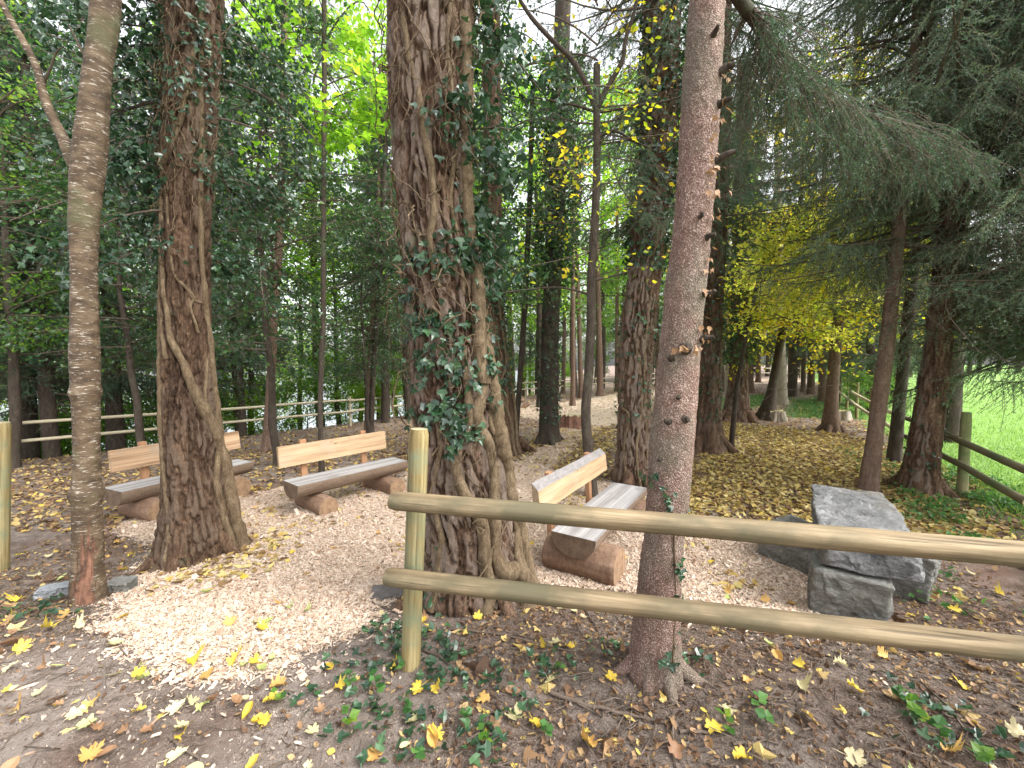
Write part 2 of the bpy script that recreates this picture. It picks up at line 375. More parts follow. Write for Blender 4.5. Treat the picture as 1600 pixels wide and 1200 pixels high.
def soil():
    m, nt, b, out = M('forest_soil')
    v = mapped(nt)
    n1 = noise(nt, v, 1.1, 6, .6); n2 = noise(nt, v, 9, 8, .7); n3 = noise(nt, v, 70, 5, .75)
    c = ramp(nt, n2, [(.28, (.12, .092, .075)), (.5, (.265, .212, .178)), (.72, (.42, .355, .305))])
    c = mix(nt, ramp(nt, n1, [(.45, (0, 0, 0)), (.65, (.9, .9, .9))]), c, mix(nt, n3, (.11, .062, .044), (.30, .18, .13)))
    c = mix(nt, ramp(nt, n3, [(.56, (0, 0, 0)), (.68, (.8, .8, .8))]), c, (.30, .23, .18))
    # trodden grey track in front
    at = nn(nt, 'ShaderNodeAttribute', attribute_name='track')
    c = mix(nt, at.outputs['Fac'], c, ramp(nt, noise(nt, v, 16, 8, .7), [(.3, (.25, .20, .17)), (.7, (.48, .405, .35))]))
    at2 = nn(nt, 'ShaderNodeAttribute', attribute_name='green')
    c = mix(nt, at2.outputs['Fac'], c, ramp(nt, noise(nt, v, 5, 8, .75), [(.3, (.03, .09, .02)), (.7, (.10, .24, .05))]))
    nt.links.new(c, b.inputs['Base Color']); b.inputs['Roughness'].default_value = .95; b.inputs['Specular IOR Level'].default_value = .15
    n5 = noise(nt, v, 220, 4, .8); h = math2(nt, 'ADD', math2(nt, 'ADD', math2(nt, 'MULTIPLY', n2, .7), math2(nt, 'MULTIPLY', n3, .5)), math2(nt, 'MULTIPLY', n5, .15)); bump(nt, b, h, .06)
    return m
def simple(name, stops, scale, bd, rough=.9, detail=8, vec=(1, 1, 1)):
    m, nt, b, out = M(name); n = noise(nt, mapped(nt, vec), scale, detail, .7)
    nt.links.new(ramp(nt, n, stops), b.inputs['Base Color']); b.inputs['Roughness'].default_value = rough; b.inputs['Specular IOR Level'].default_value = .2
    bump(nt, b, n, bd); return m
MS_soil = soil()
MS_chipbed = simple('woodchip_bed', [(.3, (.26, .19, .14)), (.5, (.50, .40, .30)), (.7, (.70, .60, .48))], 45, .02)
MS_meadow = simple('meadow_turf', [(.3, (.12, .21, .05)), (.5, (.19, .33, .08)), (.7, (.32, .46, .14))], 9, .05)
def chipmat():
    m, nt, b, out = M('wood_chip')
    at = nn(nt, 'ShaderNodeAttribute', attribute_name='rnd')
    c = ramp(nt, at.outputs['Fac'], [(0, (.32, .20, .13)), (.14, (.50, .36, .26)), (.35, (.53, .41, .31)), (.7, (.61, .49, .385)), (1, (.69, .58, .48))])
    c = mix(nt, .25, c, ramp(nt, noise(nt, mapped(nt), 120, 3, .7), [(.3, (.4, .3, .25)), (.7, (1, 1, 1))]), 'MULTIPLY')
    nt.links.new(c, b.inputs['Base Color']); b.inputs['Roughness'].default_value = .8; b.inputs['Specular IOR Level'].default_value = .2
    return m
M_chip = chipmat()
def stonemat(name, a, bb, c, w=(.62, .62, .62)):
    m, nt, b, out = M(name); v = mapped(nt, (1, 1, 2.2)); n = noise(nt, v, 6, 10, .7, .6); n2 = noise(nt, mapped(nt), 45, 5, .7)
    col = ramp(nt, n, [(.3, a), (.5, bb), (.7, c)])
    vo = noise(nt, mapped(nt, (.6, 2.5, 2.5)), 2.8, 6, .7, 1.5)
    col = mix(nt, ramp(nt, vo, [(.56, (0, 0, 0)), (.66, (.8, .8, .8))]), col, w)
    vb = noise(nt, mapped(nt), 2.2, 5, .65); col = mix(nt, ramp(nt, vb, [(.55, (0, 0, 0)), (.7, (.7, .7, .7))]), col, (.20, .17, .12))
    nt.links.new(col, b.inputs['Base Color']); b.inputs['Roughness'].default_value = .85
    bump(nt, b, math2(nt, 'ADD', n, math2(nt, 'MULTIPLY', n2, .5)), .07); return m
M_slab = stonemat('blue_grey_slab', (.10, .10, .10), (.21, .21, .21), (.34, .34, .335), (.48, .48, .47))
M_block = stonemat('grey_block', (.12, .12, .105), (.24, .235, .21), (.36, .35, .32), (.42, .42, .39))
M_white = stonemat('pale_stone', (.24, .25, .27), (.35, .37, .39), (.45, .47, .49))
def added_water():
    m, nt, b, out = M('sky_mirror_water'); b.inputs['Base Color'].default_value = (.05, .09, .10, 1); b.inputs['Roughness'].default_value = .12
    b.inputs['Metallic'].default_value = 0; b.inputs['Specular IOR Level'].default_value = .8
    bump(nt, b, noise(nt, mapped(nt), .6, 4, .6), .05); return m

# ------------------------------------------------------------------ ground
u = np.linspace(-5.4, 5.4, 620); xs = 1.7 * np.sinh(u)
v = np.concatenate([np.linspace(-3.4, -1.2, 40)[:-1], np.linspace(-1.2, 2.2, 300)[:-1], np.linspace(2.2, 5.4, 150)]); ys = 2.6 + 1.5 * np.sinh(v)
X, Y = np.meshgrid(xs, ys)
fade = np.exp(-((X / 9) ** 2 + ((Y - 3) / 9) ** 2))
Zg = gh(X, Y) + gmicro(X, Y) * np.maximum(fade, .5)
def gridF(nx, ny):
    i = np.arange(ny - 1)[:, None]; j = np.arange(nx - 1)[None]
    return np.stack([i * nx + j, i * nx + j + 1, (i + 1) * nx + j + 1, (i + 1) * nx + j], -1).reshape(-1, 4)
track = sst(.2, -.5, Y - 2.75 - .28 * (X + 2.2)) * sst(.3, -.9, X + .2) * sst(.25, .55, fbm(X * 3, Y * 3, 2, 3))
p_green = gpoly([(1225, 652), (1440, 660), (1440, 625), (1300, 612), (1160, 640), (1090, 648), (1090, 625), (1240, 612)])
green = np.clip(sst(-.3, .5, poly_sd(X, Y, p_green) + .9 * (fbm(X * 2, Y * 2, 4, 3) - .44)), 0, .9)
green = np.maximum(green, sst(14, 30, (xleft(Y) - X)) * .9)
g = mk('ground', [(np.stack([X, Y, Zg], -1).reshape(-1, 3), gridF(len(xs), len(ys)), 0)], [MS_soil], smooth=True,
       attrs={'track': track.ravel(), 'green': green.ravel()})
g['kind'] = 'structure'

def sheet(name, x0, x1, y0, y1, dx, dy, mask, amp, mat, width=.25):
    xs = np.arange(x0, x1, dx) if np.isscalar(dx) else dx; ys = np.arange(y0, y1, dy) if np.isscalar(dy) else dy
    X, Y = np.meshgrid(xs, ys); m = mask(X, Y)
    fd = np.maximum(np.exp(-((X / 9) ** 2 + ((Y - 3) / 9) ** 2)), .5)
    Z = gh(X, Y) + gmicro(X, Y) * fd + amp * np.clip(m / width, -1, 1)
    F = gridF(len(xs), len(ys)); keep = (m.ravel()[F] > -width * .9).any(1); F = F[keep]
    us = np.unique(F); mp = np.zeros(X.size, int); mp[us] = np.arange(len(us))
    o = mk(name, [(np.stack([X, Y, Z], -1).reshape(-1, 3)[us], mp[F], 0)], [mat], smooth=True); o['kind'] = 'structure'; return o
ysp = 1.2 + np.cumsum(np.geomspace(.03, .35, 260)); ysp = ysp[ysp < 44]
sheet('woodchip_path', 0, 0, 0, 0, np.concatenate([np.arange(-6, 5, .045), np.arange(5, 34, .2)]), ysp, pmask, .03, MS_chipbed)
sheet('meadow', 0, 0, 0, 0, np.concatenate([np.arange(2, 14, .12), np.geomspace(14, 200, 70)]), np.concatenate([np.arange(-6, 14, .12), np.geomspace(14, 200, 70)]), mmask, .04, MS_meadow, .4)
wv = np.array([[-340, -60, -7.6], [-8, -60, -7.6], [300, 420, -7.6], [-340, 420, -7.6]]) + np.array([0, 0, 0])
def gsurf(x, y):
    fd = np.maximum(np.exp(-((x / 9) ** 2 + ((y - 3) / 9) ** 2)), .5)
    return gh(x, y) + gmicro(x, y) * fd
o = mk('added_water', [(wv, [[0, 1, 2, 3]], 0)], [added_water()]); o['kind'] = 'structure'  # invented water plane, added so its sky reflection shows as white gaps

# ------------------------------------------------------------------ ground scatter
def norm_tilt(n, t):
    u = np.array([0, 0, 1.0]) + R.normal(size=(n, 3)) * t; return nrm(u)
def flatframes(n, tilt):
    up = norm_tilt(n, tilt); a = R.random(n) * 2 * PI
    d = np.stack([np.cos(a), np.sin(a), np.zeros(n)], -1); d = nrm(d - (d * up).sum(-1, keepdims=True) * up)
    return frames(d, up)
def sample(n, x0, x1, y0, y1, w):
    """sample positions with weight function w in [0,1]"""
    out = []; tot = 0
    while tot < n:
        k = max(n, 20000); x = R.uniform(x0, x1, k); y = y0 * (y1 / y0) ** R.random(k)
        keep = R.random(k) < w(x, y); out.append(np.stack([x[keep], y[keep]], -1)); tot += keep.sum()
        if len(out) > 60: break
    p = np.concatenate(out)[:n]
    return p
# chips
CT = np.array([[-.5, -.13, 0], [.42, -.16, 0], [.5, .05, .02], [.36, .15, 0], [-.44, .12, .02],
               [-.5, -.13, -.12], [.42, -.16, -.12], [.5, .05, -.12], [.36, .15, -.12], [-.44, .12, -.12]])
CF3 = np.array([[0, 1, 2], [0, 2, 3], [0, 3, 4], [0, 5, 6], [0, 6, 1], [1, 6, 7], [1, 7, 2], [3, 8, 9], [3, 9, 4], [4, 9, 5], [4, 5, 0]])
p = sample(190000, -6.5, 5, 1.4, 12, lambda x, y: sst(-.14, .12, pmask(x, y)) * np.minimum(1, (4.2 / y) ** 1.0) * (np.abs(x) < y * 1.45 + .5))
p2 = sample(2200, -4.5, 2, 1.5, 3.6, lambda x, y: sst(-.75, -.05, pmask(x, y)) ** 2 * .6 + .004)
p3 = sample(14000, 0, 30, 8, 40, lambda x, y: sst(-.1, .1, pmask(x, y)))
P = np.concatenate([p, p2, p3]); n = len(P)
z = gsurf(P[:, 0], P[:, 1]) + .03 * np.clip(pmask(P[:, 0], P[:, 1]) / .25, 0, 1) + R.random(n) * .012 + .002
s = R.lognormal(-3.98, .50, n) * np.clip(P[:, 1] / 6, 1, 3); S = np.stack([s, s * R.uniform(.5, 1.5, n), s * .8], -1)
V, F, rn = scatter(CT, CF3, np.column_stack([P, z]), flatframes(n, .35), S)
o = mk('wood_chips', [(V, F, 0, rn)], [M_chip]); o['kind'] = 'stuff'

# small leaf litter
LT = np.array([[0, -.5, 0], [.26, -.12, .07], [.2, .22, .05], [0, .5, .10], [-.22, .2, .08], [-.25, -.15, .03], [0, 0, 0]])
LF = np.array([[0, 1, 6], [1, 2, 6], [2, 3, 6], [3, 4, 6], [4, 5, 6], [5, 0, 6]])
def litter(name, p, size, mat, tilt=.45, lift=.012, rn=None):
    n = len(p); z = gsurf(p[:, 0], p[:, 1]) + R.random(n) * lift + .006 + .03 * np.clip(pmask(p[:, 0], p[:, 1]) / .25, 0, 1)
    s = size * R.uniform(.5, 1.35, n); S = np.stack([s * R.uniform(.7, 1.4, n), s, s * R.uniform(-1.5, 2.5, n)], -1)
    V, F, q = scatter(LT, LF, np.column_stack([p, z]), flatframes(n, tilt), S, rn)
    o = mk(name, [(V, F, 0, q)], [mat]); o['kind'] = 'stuff'; return o
off = lambda x, y: sst(.15, -.15, pmask(x, y))
vis = lambda x, y: (np.abs(x) < y * 1.45 + .6)
inside = lambda x, y: (x > xleft(y) - 1.5) & (x < xright(y) + .6)
p = sample(6500, -5, 4.2, 1.35, 5, lambda x, y: vis(x, y) * (off(x, y) * (.35 + .65 * sst(.35, .6, fbm(x * 1.7, y * 1.7, 2, 3))) * (1 - .8 * sst(.0, -.5, y - 2.75 - .28 * (x + 2.2)) * (x < -.3)) + .02))
litter('leaf_litter', p, .030, ML_litter, .5, .01, np.clip(R.beta(1.1, 2.8, len(p)), 0, 1))
# torn lobed scraps and soil crumbs
def scraps(name, p, size, mat, T_, F_, tilt, rn, lift=.012):
    n = len(p); z = gsurf(p[:, 0], p[:, 1]) + R.random(n) * lift + .002; s = size * R.lognormal(0, .5, n)
    V, F, q = scatter(T_, F_, np.column_stack([p, z]), flatframes(n, tilt), np.stack([s * R.uniform(.5, 1.2, n), s, s * R.uniform(-4, 4, n)], -1), rn)
    o = mk(name, [(V, F, 0, q)], [mat]); o['kind'] = 'stuff'
p = sample(2800, -5, 4.2, 1.35, 5, lambda x, y: vis(x, y) * (1 - .85 * sst(.0, -.5, y - 2.75 - .28 * (x + 2.2)) * (x < -.3)) * (off(x, y) * (.25 + .75 * sst(.35, .6, fbm(x * 2.3, y * 2.3, 7, 3))) + .02))
scraps('torn_leaf_scraps', p, .032, ML_litter, np.array([[0, 0, 0], [.34, .02, .03], [.5, .34, .0], [.24, .46, .05], [0, 1, .0], [-.24, .46, .05], [-.5, .34, 0], [-.34, .02, .03], [0, .35, -.04]]),
       np.array([[0, 1, 8], [1, 2, 8], [2, 3, 8], [3, 4, 8], [4, 5, 8], [5, 6, 8], [6, 7, 8], [7, 0, 8]]), .5, np.clip(R.beta(1.2, 2.2, len(p)), 0, 1))
OC = np.array([[1, 0, 0], [-1, 0, 0], [0, 1, 0], [0, -1, 0], [0, 0, 1], [0, 0, -1.0]]) * .5; OF = np.array([[0, 2, 4], [2, 1, 4], [1, 3, 4], [3, 0, 4], [2, 0, 5], [1, 2, 5], [3, 1, 5], [0, 3, 5]])
p = sample(30000, -4.5, 4, 1.35, 4.2, lambda x, y: vis(x, y) * (off(x, y)) * (.2 + .8 * sst(.35, .55, fbm(x * 3, y * 3, 17, 3))) * np.minimum(1, (2.2 / y)))
n = len(p); V, F, q = scatter(OC, OF, np.column_stack([p, gsurf(p[:, 0], p[:, 1]) + .001]), frames(rdir(n), rdir(n)), R.lognormal(-5.1, .5, n)[:, None] * R.uniform(.5, 1.4, (n, 3)))
o = mk('soil_crumbs', [(V, F, 0, q)], [leafmat('soil_crumb', [(.09, .065, .05), (.17, .13, .105), (.26, .21, .175), (.36, .30, .25)], 0.0, .9, .2)]); o['kind'] = 'stuff'
p = sample(34000, -14, 22, 4.5, 42, lambda x, y: vis(x, y) * inside(x, y) * (off(x, y) * .75 + .03) * np.minimum(1, 9 / y) ** .6)
litter('forest_leaf_litter', p, .075, ML_litter, .35, .02, np.clip(R.beta(1.3, 2.0, len(p)), 0, 1))
p_carpet = gpoly([(1075, 700), (1130, 662), (1250, 672), (1380, 700), (1480, 760), (1600, 850), (1500, 860), (1420, 830), (1260, 800), (1180, 812), (1050, 792), (1090, 735)])
p_c2 = gpoly([(800, 700), (880, 668), (955, 668), (960, 700), (930, 760), (800, 745)])
p = sample(15000, -1, 11, 3.0, 15, lambda x, y: vis(x, y) * np.clip(sst(-.5, .5, poly_sd(x, y, p_carpet) + 1.6 * (fbm(x * 1.5, y * 1.5, 3, 3) - .40)) + .45 * sst(-.3, .4, poly_sd(x, y, p_c2)), 0, 1) * (off(x, y) + .15))
litter('yellow_leaf_carpet', p, .085, ML_carpet, .35, .03, None)
p = sample(1500, -6, 4, 3.2, 12, lambda x, y: vis(x, y) * sst(-.1, .3, pmask(x, y)) * sst(.42, .7, fbm(x * 1.2, y * 1.2, 12, 3)))
litter('leaves_on_woodchips', p, .075, ML_carpet, .3, .02)

# needles / tiny twigs over the soil near camera
p = sample(14000, -4.5, 4, 1.35, 4.5, lambda x, y: vis(x, y) * (off(x, y) * .9 + .02) * (1 - .7 * sst(.0, -.5, y - 2.75 - .28 * (x + 2.2)) * (x < -.3)))
n = len(p); L = R.lognormal(-3.1, .6, n); a = R.random(n) * 2 * PI
c0 = np.column_stack([p, gsurf(p[:, 0], p[:, 1]) + .005 + R.random(n) * .012])
d = np.stack([np.cos(a), np.sin(a), R.normal(size=n) * .12], -1) * L[:, None]
pp = np.stack([c0 - d / 2, c0 + R.normal(size=(n, 3)) * L[:, None] * .06, c0 + d / 2], 1)
V, F = tubes(pp, np.repeat((.0009 + .02 * L * R.random(n))[:, None], 3, 1), 3)
o = mk('forest_debris', [(V, F, 0)], [MB_twig]); o['kind'] = 'stuff'

# ------------------------------------------------------------------ grass and ground cover
BT = np.array([[-.5, 0, 0], [.5, 0, 0], [.35, .55, .12], [-.35, .55, .12], [0, 1, .4]]); BF = np.array([[0, 1, 2], [0, 2, 3], [3, 2, 4]])
def blades(name, p, h, w, mat, lean=.5):
    n = len(p); z = gsurf(p[:, 0], p[:, 1]); d = nrm(np.array([0, 0, 1.0]) + R.normal(size=(n, 3)) * lean * np.array([1, 1, .1])); up = rdir(n)
    s = h * R.uniform(.4, 1.3, n); S = np.stack([np.full(n, w), s, s], -1)
    V, F, q = scatter(BT, BF, np.column_stack([p, z]), frames(d, up), S); o = mk(name, [(V, F, 0, q)], [mat]); o['kind'] = 'stuff'; return o
p = sample(42000, 2, 40, 3.0, 30, lambda x, y: vis(x, y) * sst(-.4, .5, mmask(x, y)) * np.minimum(1, 6 / y) ** .5)
blades('meadow_grass', p, .13, .012, ML_grass)
p = sample(9000, -2, 14, 2.5, 22, lambda x, y: vis(x, y) * np.clip(sst(.1, 1, poly_sd(x, y, p_green) + .5) + .25 * sst(-1.6, 0, mmask(x, y)) * sst(.4, .6, fbm(x * 2, y * 2, 5, 3)) * (y > 4), 0, 1))
blades('forest_grass', p, .12, .012, ML_weed)
# low leafy cover by the right fence and near the post
IV = np.array([[0, 0, 0], [.34, .02, .03], [.5, .34, .0], [.24, .46, .05], [0, 1, .0], [-.24, .46, .05], [-.5, .34, 0], [-.34, .02, .03], [0, .35, -.04]])
IF = np.array([[0, 1, 8], [1, 2, 8], [2, 3, 8], [3, 4, 8], [4, 5, 8], [5, 6, 8], [6, 7, 8], [7, 0, 8]])
def cover(name, p, size, h, mat, tilt=.6):
    n = len(p); z = gsurf(p[:, 0], p[:, 1]) + R.random(n) * h + .01
    V, F, q = scatter(IV, IF, np.column_stack([p, z]), flatframes(n, tilt), size * R.uniform(.5, 1.3, n)); o = mk(name, [(V, F, 0, q)], [mat]); o['kind'] = 'stuff'; return o
p = sample(5200, 2.5, 9, 2.6, 9, lambda x, y: vis(x, y) * sst(-2.0, -.2, mmask(x, y)) * sst(.1, -.4, mmask(x, y) - .5) * sst(.42, .55, fbm(x * 2.5, y * 2.5, 5, 3)))
cover('leafy_undergrowth', p, .045, .12, ML_weed)
def blobs(C, x, y): return np.clip(sum(np.exp(-(((x - a) ** 2 + (y - b) ** 2) / (s * s))) * k for a, b, s, k in C), 0, 1)
cen = [(*G(px, py)[:2], s, k) for px, py, s, k in [(600, 985, .12, 1), (630, 1010, .13, .9), (700, 1010, .12, .9), (760, 1060, .10, .8), (690, 1050, .10, .9), (550, 1040, .10, .6), (570, 1120, .10, .7), (620, 1160, .12, .6),
       (860, 1040, .10, .5), (960, 1020, .10, .7), (1080, 1030, .12, .5), (750, 1150, .10, .7), (810, 1110, .08, .5), (600, 1060, .12, .5), (60, 950, .2, .8), (110, 960, .12, .7), (480, 1090, .08, .5), (1430, 1100, .12, .5), (1500, 1150, .15, .5)]]
p = sample(540, -4, 3, 1.5, 3.4, lambda x, y: blobs(cen, x, y))
cover('ground_ivy', p, .045, .035, ML_ivy, .45)

# ------------------------------------------------------------------ trunks
class Trunk:
    """centre line through picture-measured points at one standing distance"""
    def __init__(s, base, pts, top, flare=.5, Z=None):
        b = G(*base) if Z is None else W(base[0], base[1], Z)
        if Z is not None: b[2] = gz(b[0], b[1])
        s.base = b; s.Z = b[1]
        q = []
        for px, py, w in pts:
            c = W(px, py, s.Z); q.append((c[0], s.Z, c[2], w / 2 / FPX * s.Z * .97 * math.cos(math.atan((px - 800) / FPX))))
        q.sort(key=lambda t: t[2])
        q = [t for t in q if t[2] > b[2] + .02]
        x1 = np.array(q)
        k = x1[-1] - x1[-2] if len(x1) > 1 else np.array([0, 0, 1, 0]); k = k / max(k[2], .01)
        H = x1[-1][2]
        ext = []
        if top > H + .3:
            ext = [(x1[-1][0] + k[0] * (top - H) * .6, s.Z, top, x1[-1][3] * max(.25, 1 - (top - H) / 22))]
        first = (b[0], s.Z, b[2] - .25, x1[0][3])
        s.q = np.array([first, (b[0], s.Z, b[2], x1[0][3])] + q + ext)
        if s.q[2][2] - s.q[1][2] < .03: s.q = np.delete(s.q, 1, 0)
        s.flare = flare; s.top = top; s.vlow = base[1] - 70; s.vmid = base[0]; s.plate = None
    def at(s, z):
        z = np.asarray(z, float)
        # smoothed interpolation
        f = lambda k: (np.interp(z - .15, s.q[:, 2], s.q[:, k]) + np.interp(z, s.q[:, 2], s.q[:, k]) + np.interp(z + .15, s.q[:, 2], s.q[:, k])) / 3
        h = np.clip(z - s.base[2], 0, None); r = f(3)
        r = r * (1 + s.flare * np.exp(-h / (.9 * s.q[0][3] + .05)))
        return f(0), f(1), r
    def surf(s, z, th, off=0.0):
        x, y, r = s.at(z); r = r + off
        return np.stack([x + r * np.sin(th), y - r * np.cos(th), z + 0 * th], -1)
    def theta(s, px, z):
        x, y, r = s.at(z); al = math.atan((px - 800) / FPX); be = np.arctan2(x, y); D = np.hypot(x, y)
        k = np.clip(np.sin(al - be) * D / r, -.96, .96)      # offset of the view line from the axis, in radii
        return np.arcsin(k) - be
    def zof(s, py, px):
        x, y, r = s.at(1.0); return W(px, py, s.Z - float(r) * .8)[2]
def trunk_mesh(T, zfine, dz, sides, kind, seed=0.0, depth=.03):
    z0 = T.base[2] - .22
    zs = np.concatenate([np.arange(z0, zfine, dz), np.arange(zfine, T.top, max(.15, dz * 4))])
    th = np.linspace(0, 2 * PI, sides, endpoint=False)
    TH, ZZ = np.meshgrid(th, zs)
    x, y, r = T.at(zs); r = r[:, None]
    cx, cy = np.cos(TH), np.sin(TH)
    h = np.clip(ZZ - T.base[2], 0, None)
    # buttress lobes
    lob = (fbm(cx * 1.3 + seed, cy * 1.3, h * .25 + seed, 2) - .37)
    rr = r * (1 + .16 * lob + 2.2 * T.flare * lob * np.exp(-h / (1.2 * T.q[0][3] + .04)))
    S = 1.0
    if kind == 'pine':
        k = 21; wx = .12 * fbm(cx * r * 6, cy * r * 6, ZZ * 3 + seed, 2)
        n = fbm((cx * r + wx) * k + seed, (cy * r + wx) * k, ZZ * 3.6 + seed, 4); rid = np.abs(n - .46) * 2
        n2 = fbm(cx * r * 40, cy * r * 40, ZZ * 14, 2); n3 = fbm(cx * r * 5 + seed, cy * r * 5, ZZ * 1.1, 2); n4 = fbm(cx * r * 30, cy * r * 30, ZZ * 30, 2)
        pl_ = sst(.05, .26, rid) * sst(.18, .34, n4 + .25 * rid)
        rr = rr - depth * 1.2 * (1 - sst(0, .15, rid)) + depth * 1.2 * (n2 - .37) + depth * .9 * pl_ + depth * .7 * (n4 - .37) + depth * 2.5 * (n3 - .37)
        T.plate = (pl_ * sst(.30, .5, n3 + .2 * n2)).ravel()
    elif kind == 'spruce':
        n = fbm(cx * r * 45, cy * r * 45, ZZ * 34 + seed, 3); rr = rr + depth * (n - .44) + .02 * (fbm(cx * r * 6, cy * r * 6, ZZ * 4, 2) - .37)
    elif kind == 'cherry':
        n = fbm(cx * r * 12, cy * r * 12, ZZ * 50 + seed, 2); rr = rr + .0015 * (n - .37) + .03 * (fbm(cx * r * 7, cy * r * 7, ZZ * 3.0, 3) - .44)
        rr = rr + .028 * np.exp(-((h - 1.62) / .04) ** 2) * (cx > -2) * .5 + .02 * np.exp(-((h - .85) / .05) ** 2)
    else:
        n = fbm(cx * r * 16 + seed, cy * r * 16, ZZ * 4 + seed, 3); rr = rr + depth * (n - .44)
    Pn = np.stack([x[:, None] + rr * np.sin(TH), y[:, None] - rr * np.cos(TH), ZZ], -1)
    F = []
    nr = len(zs); i = np.arange(nr - 1)[:, None]; j = np.arange(sides)[None]
    F = np.stack([i * sides + j, i * sides + (j + 1) % sides, (i + 1) * sides + (j + 1) % sides, (i + 1) * sides + j], -1).reshape(-1, 4)
    return Pn.reshape(-1, 3), F, TH, h
def vine(T, pts, rough=.25, n=None, off=.35, wob=.012, seed=0.0, sides=9):
    """pts (px,py,width px) climbing the trunk"""
    pw = []
    if pts[0][1] > T.vlow: pts = [(pts[0][0] + (8 if pts[0][0] > T.vmid else -8), pts[0][1] + 34, pts[0][2] * 1.15)] + list(pts)
    for px, py, w in pts:
        z = T.zof(py, px); z = max(z, T.base[2] - .22); th = float(T.theta(px, z)); rad = w / 2 / FPX * (T.Z - float(T.at(z)[2]) * .8) * math.cos(math.atan((px - 800) / FPX))
        pw.append([th, z, rad])
    pw = np.array(pw); L = np.abs(np.diff(pw[:, 1])).sum(); n = n or int(max(24, L * 60))
    q = catmull(pw, n); P = T.surf(q[:, 1], q[:, 0], q[:, 2] * off)
    P = wobble(P, wob, .11, seed)
    rad = q[:, 2] * (1 + .5 * (fbm(np.arange(n) * .15, seed, 2.2, 3) - .44))
    return tubeone(P, np.maximum(rad, .002), sides, rough, 22)
def roots(T, n, L, w, seed):
    """roots spreading over the soil from the foot"""
    Vs = []
    for k in range(n):
        a = (k + R.random() * .7) / n * 2 * PI; x, y, r = T.at(T.base[2] + .1); r = float(r)
        ll = L * R.uniform(.6, 1.2); t = np.linspace(0, 1, 12)
        d = r * .7 + t * ll; aa = a + .5 * (R.random() - .5) * t
        px_, py_ = T.base[0] + d * np.sin(aa), T.base[1] - d * np.cos(aa)
        zz = gh(px_, py_) + (1 - t) ** 2.2 * r * .8 - .03 * t - w * .3
        Vs.append(tubeone(np.stack([px_, py_, zz], -1), w * (1 - t) ** .7 * 1.3 + .004, 9, .3, 14))
    return Vs
def ivy_on(T, centers, n, size, out=.05, seed=0, rnd=None, spread=1.0):
    """leaf clusters on the trunk face: centers (px,py,rx_px,ry_px,weight)"""
    w = np.array([c[4] for c in centers], float); w /= w.sum(); idx = R.choice(len(centers), n, p=w)
    C = np.array(centers)[idx]; px = C[:, 0] + R.normal(size=n) * C[:, 2] * .5; py = C[:, 1] + R.normal(size=n) * C[:, 3] * .5
    th = np.zeros(n); z = np.zeros(n); P = np.zeros((n, 3))
    for i in range(n):
        z[i] = T.zof(py[i], px[i]); th[i] = T.theta(px[i], z[i]) + R.normal() * .05
    o = .01 + np.abs(R.normal(size=n)) * out
    P = T.surf(z, th, o)
    nr = np.stack([np.sin(th), -np.cos(th), np.full(n, .45)], -1) + R.normal(size=(n, 3)) * .35
    d = np.array([0, 0, -1.0]) + R.normal(size=(n, 3)) * .6
    return scatter(IV, IF, P, frames(d, nrm(nr)), size * R.uniform(.5, 1.25, n))

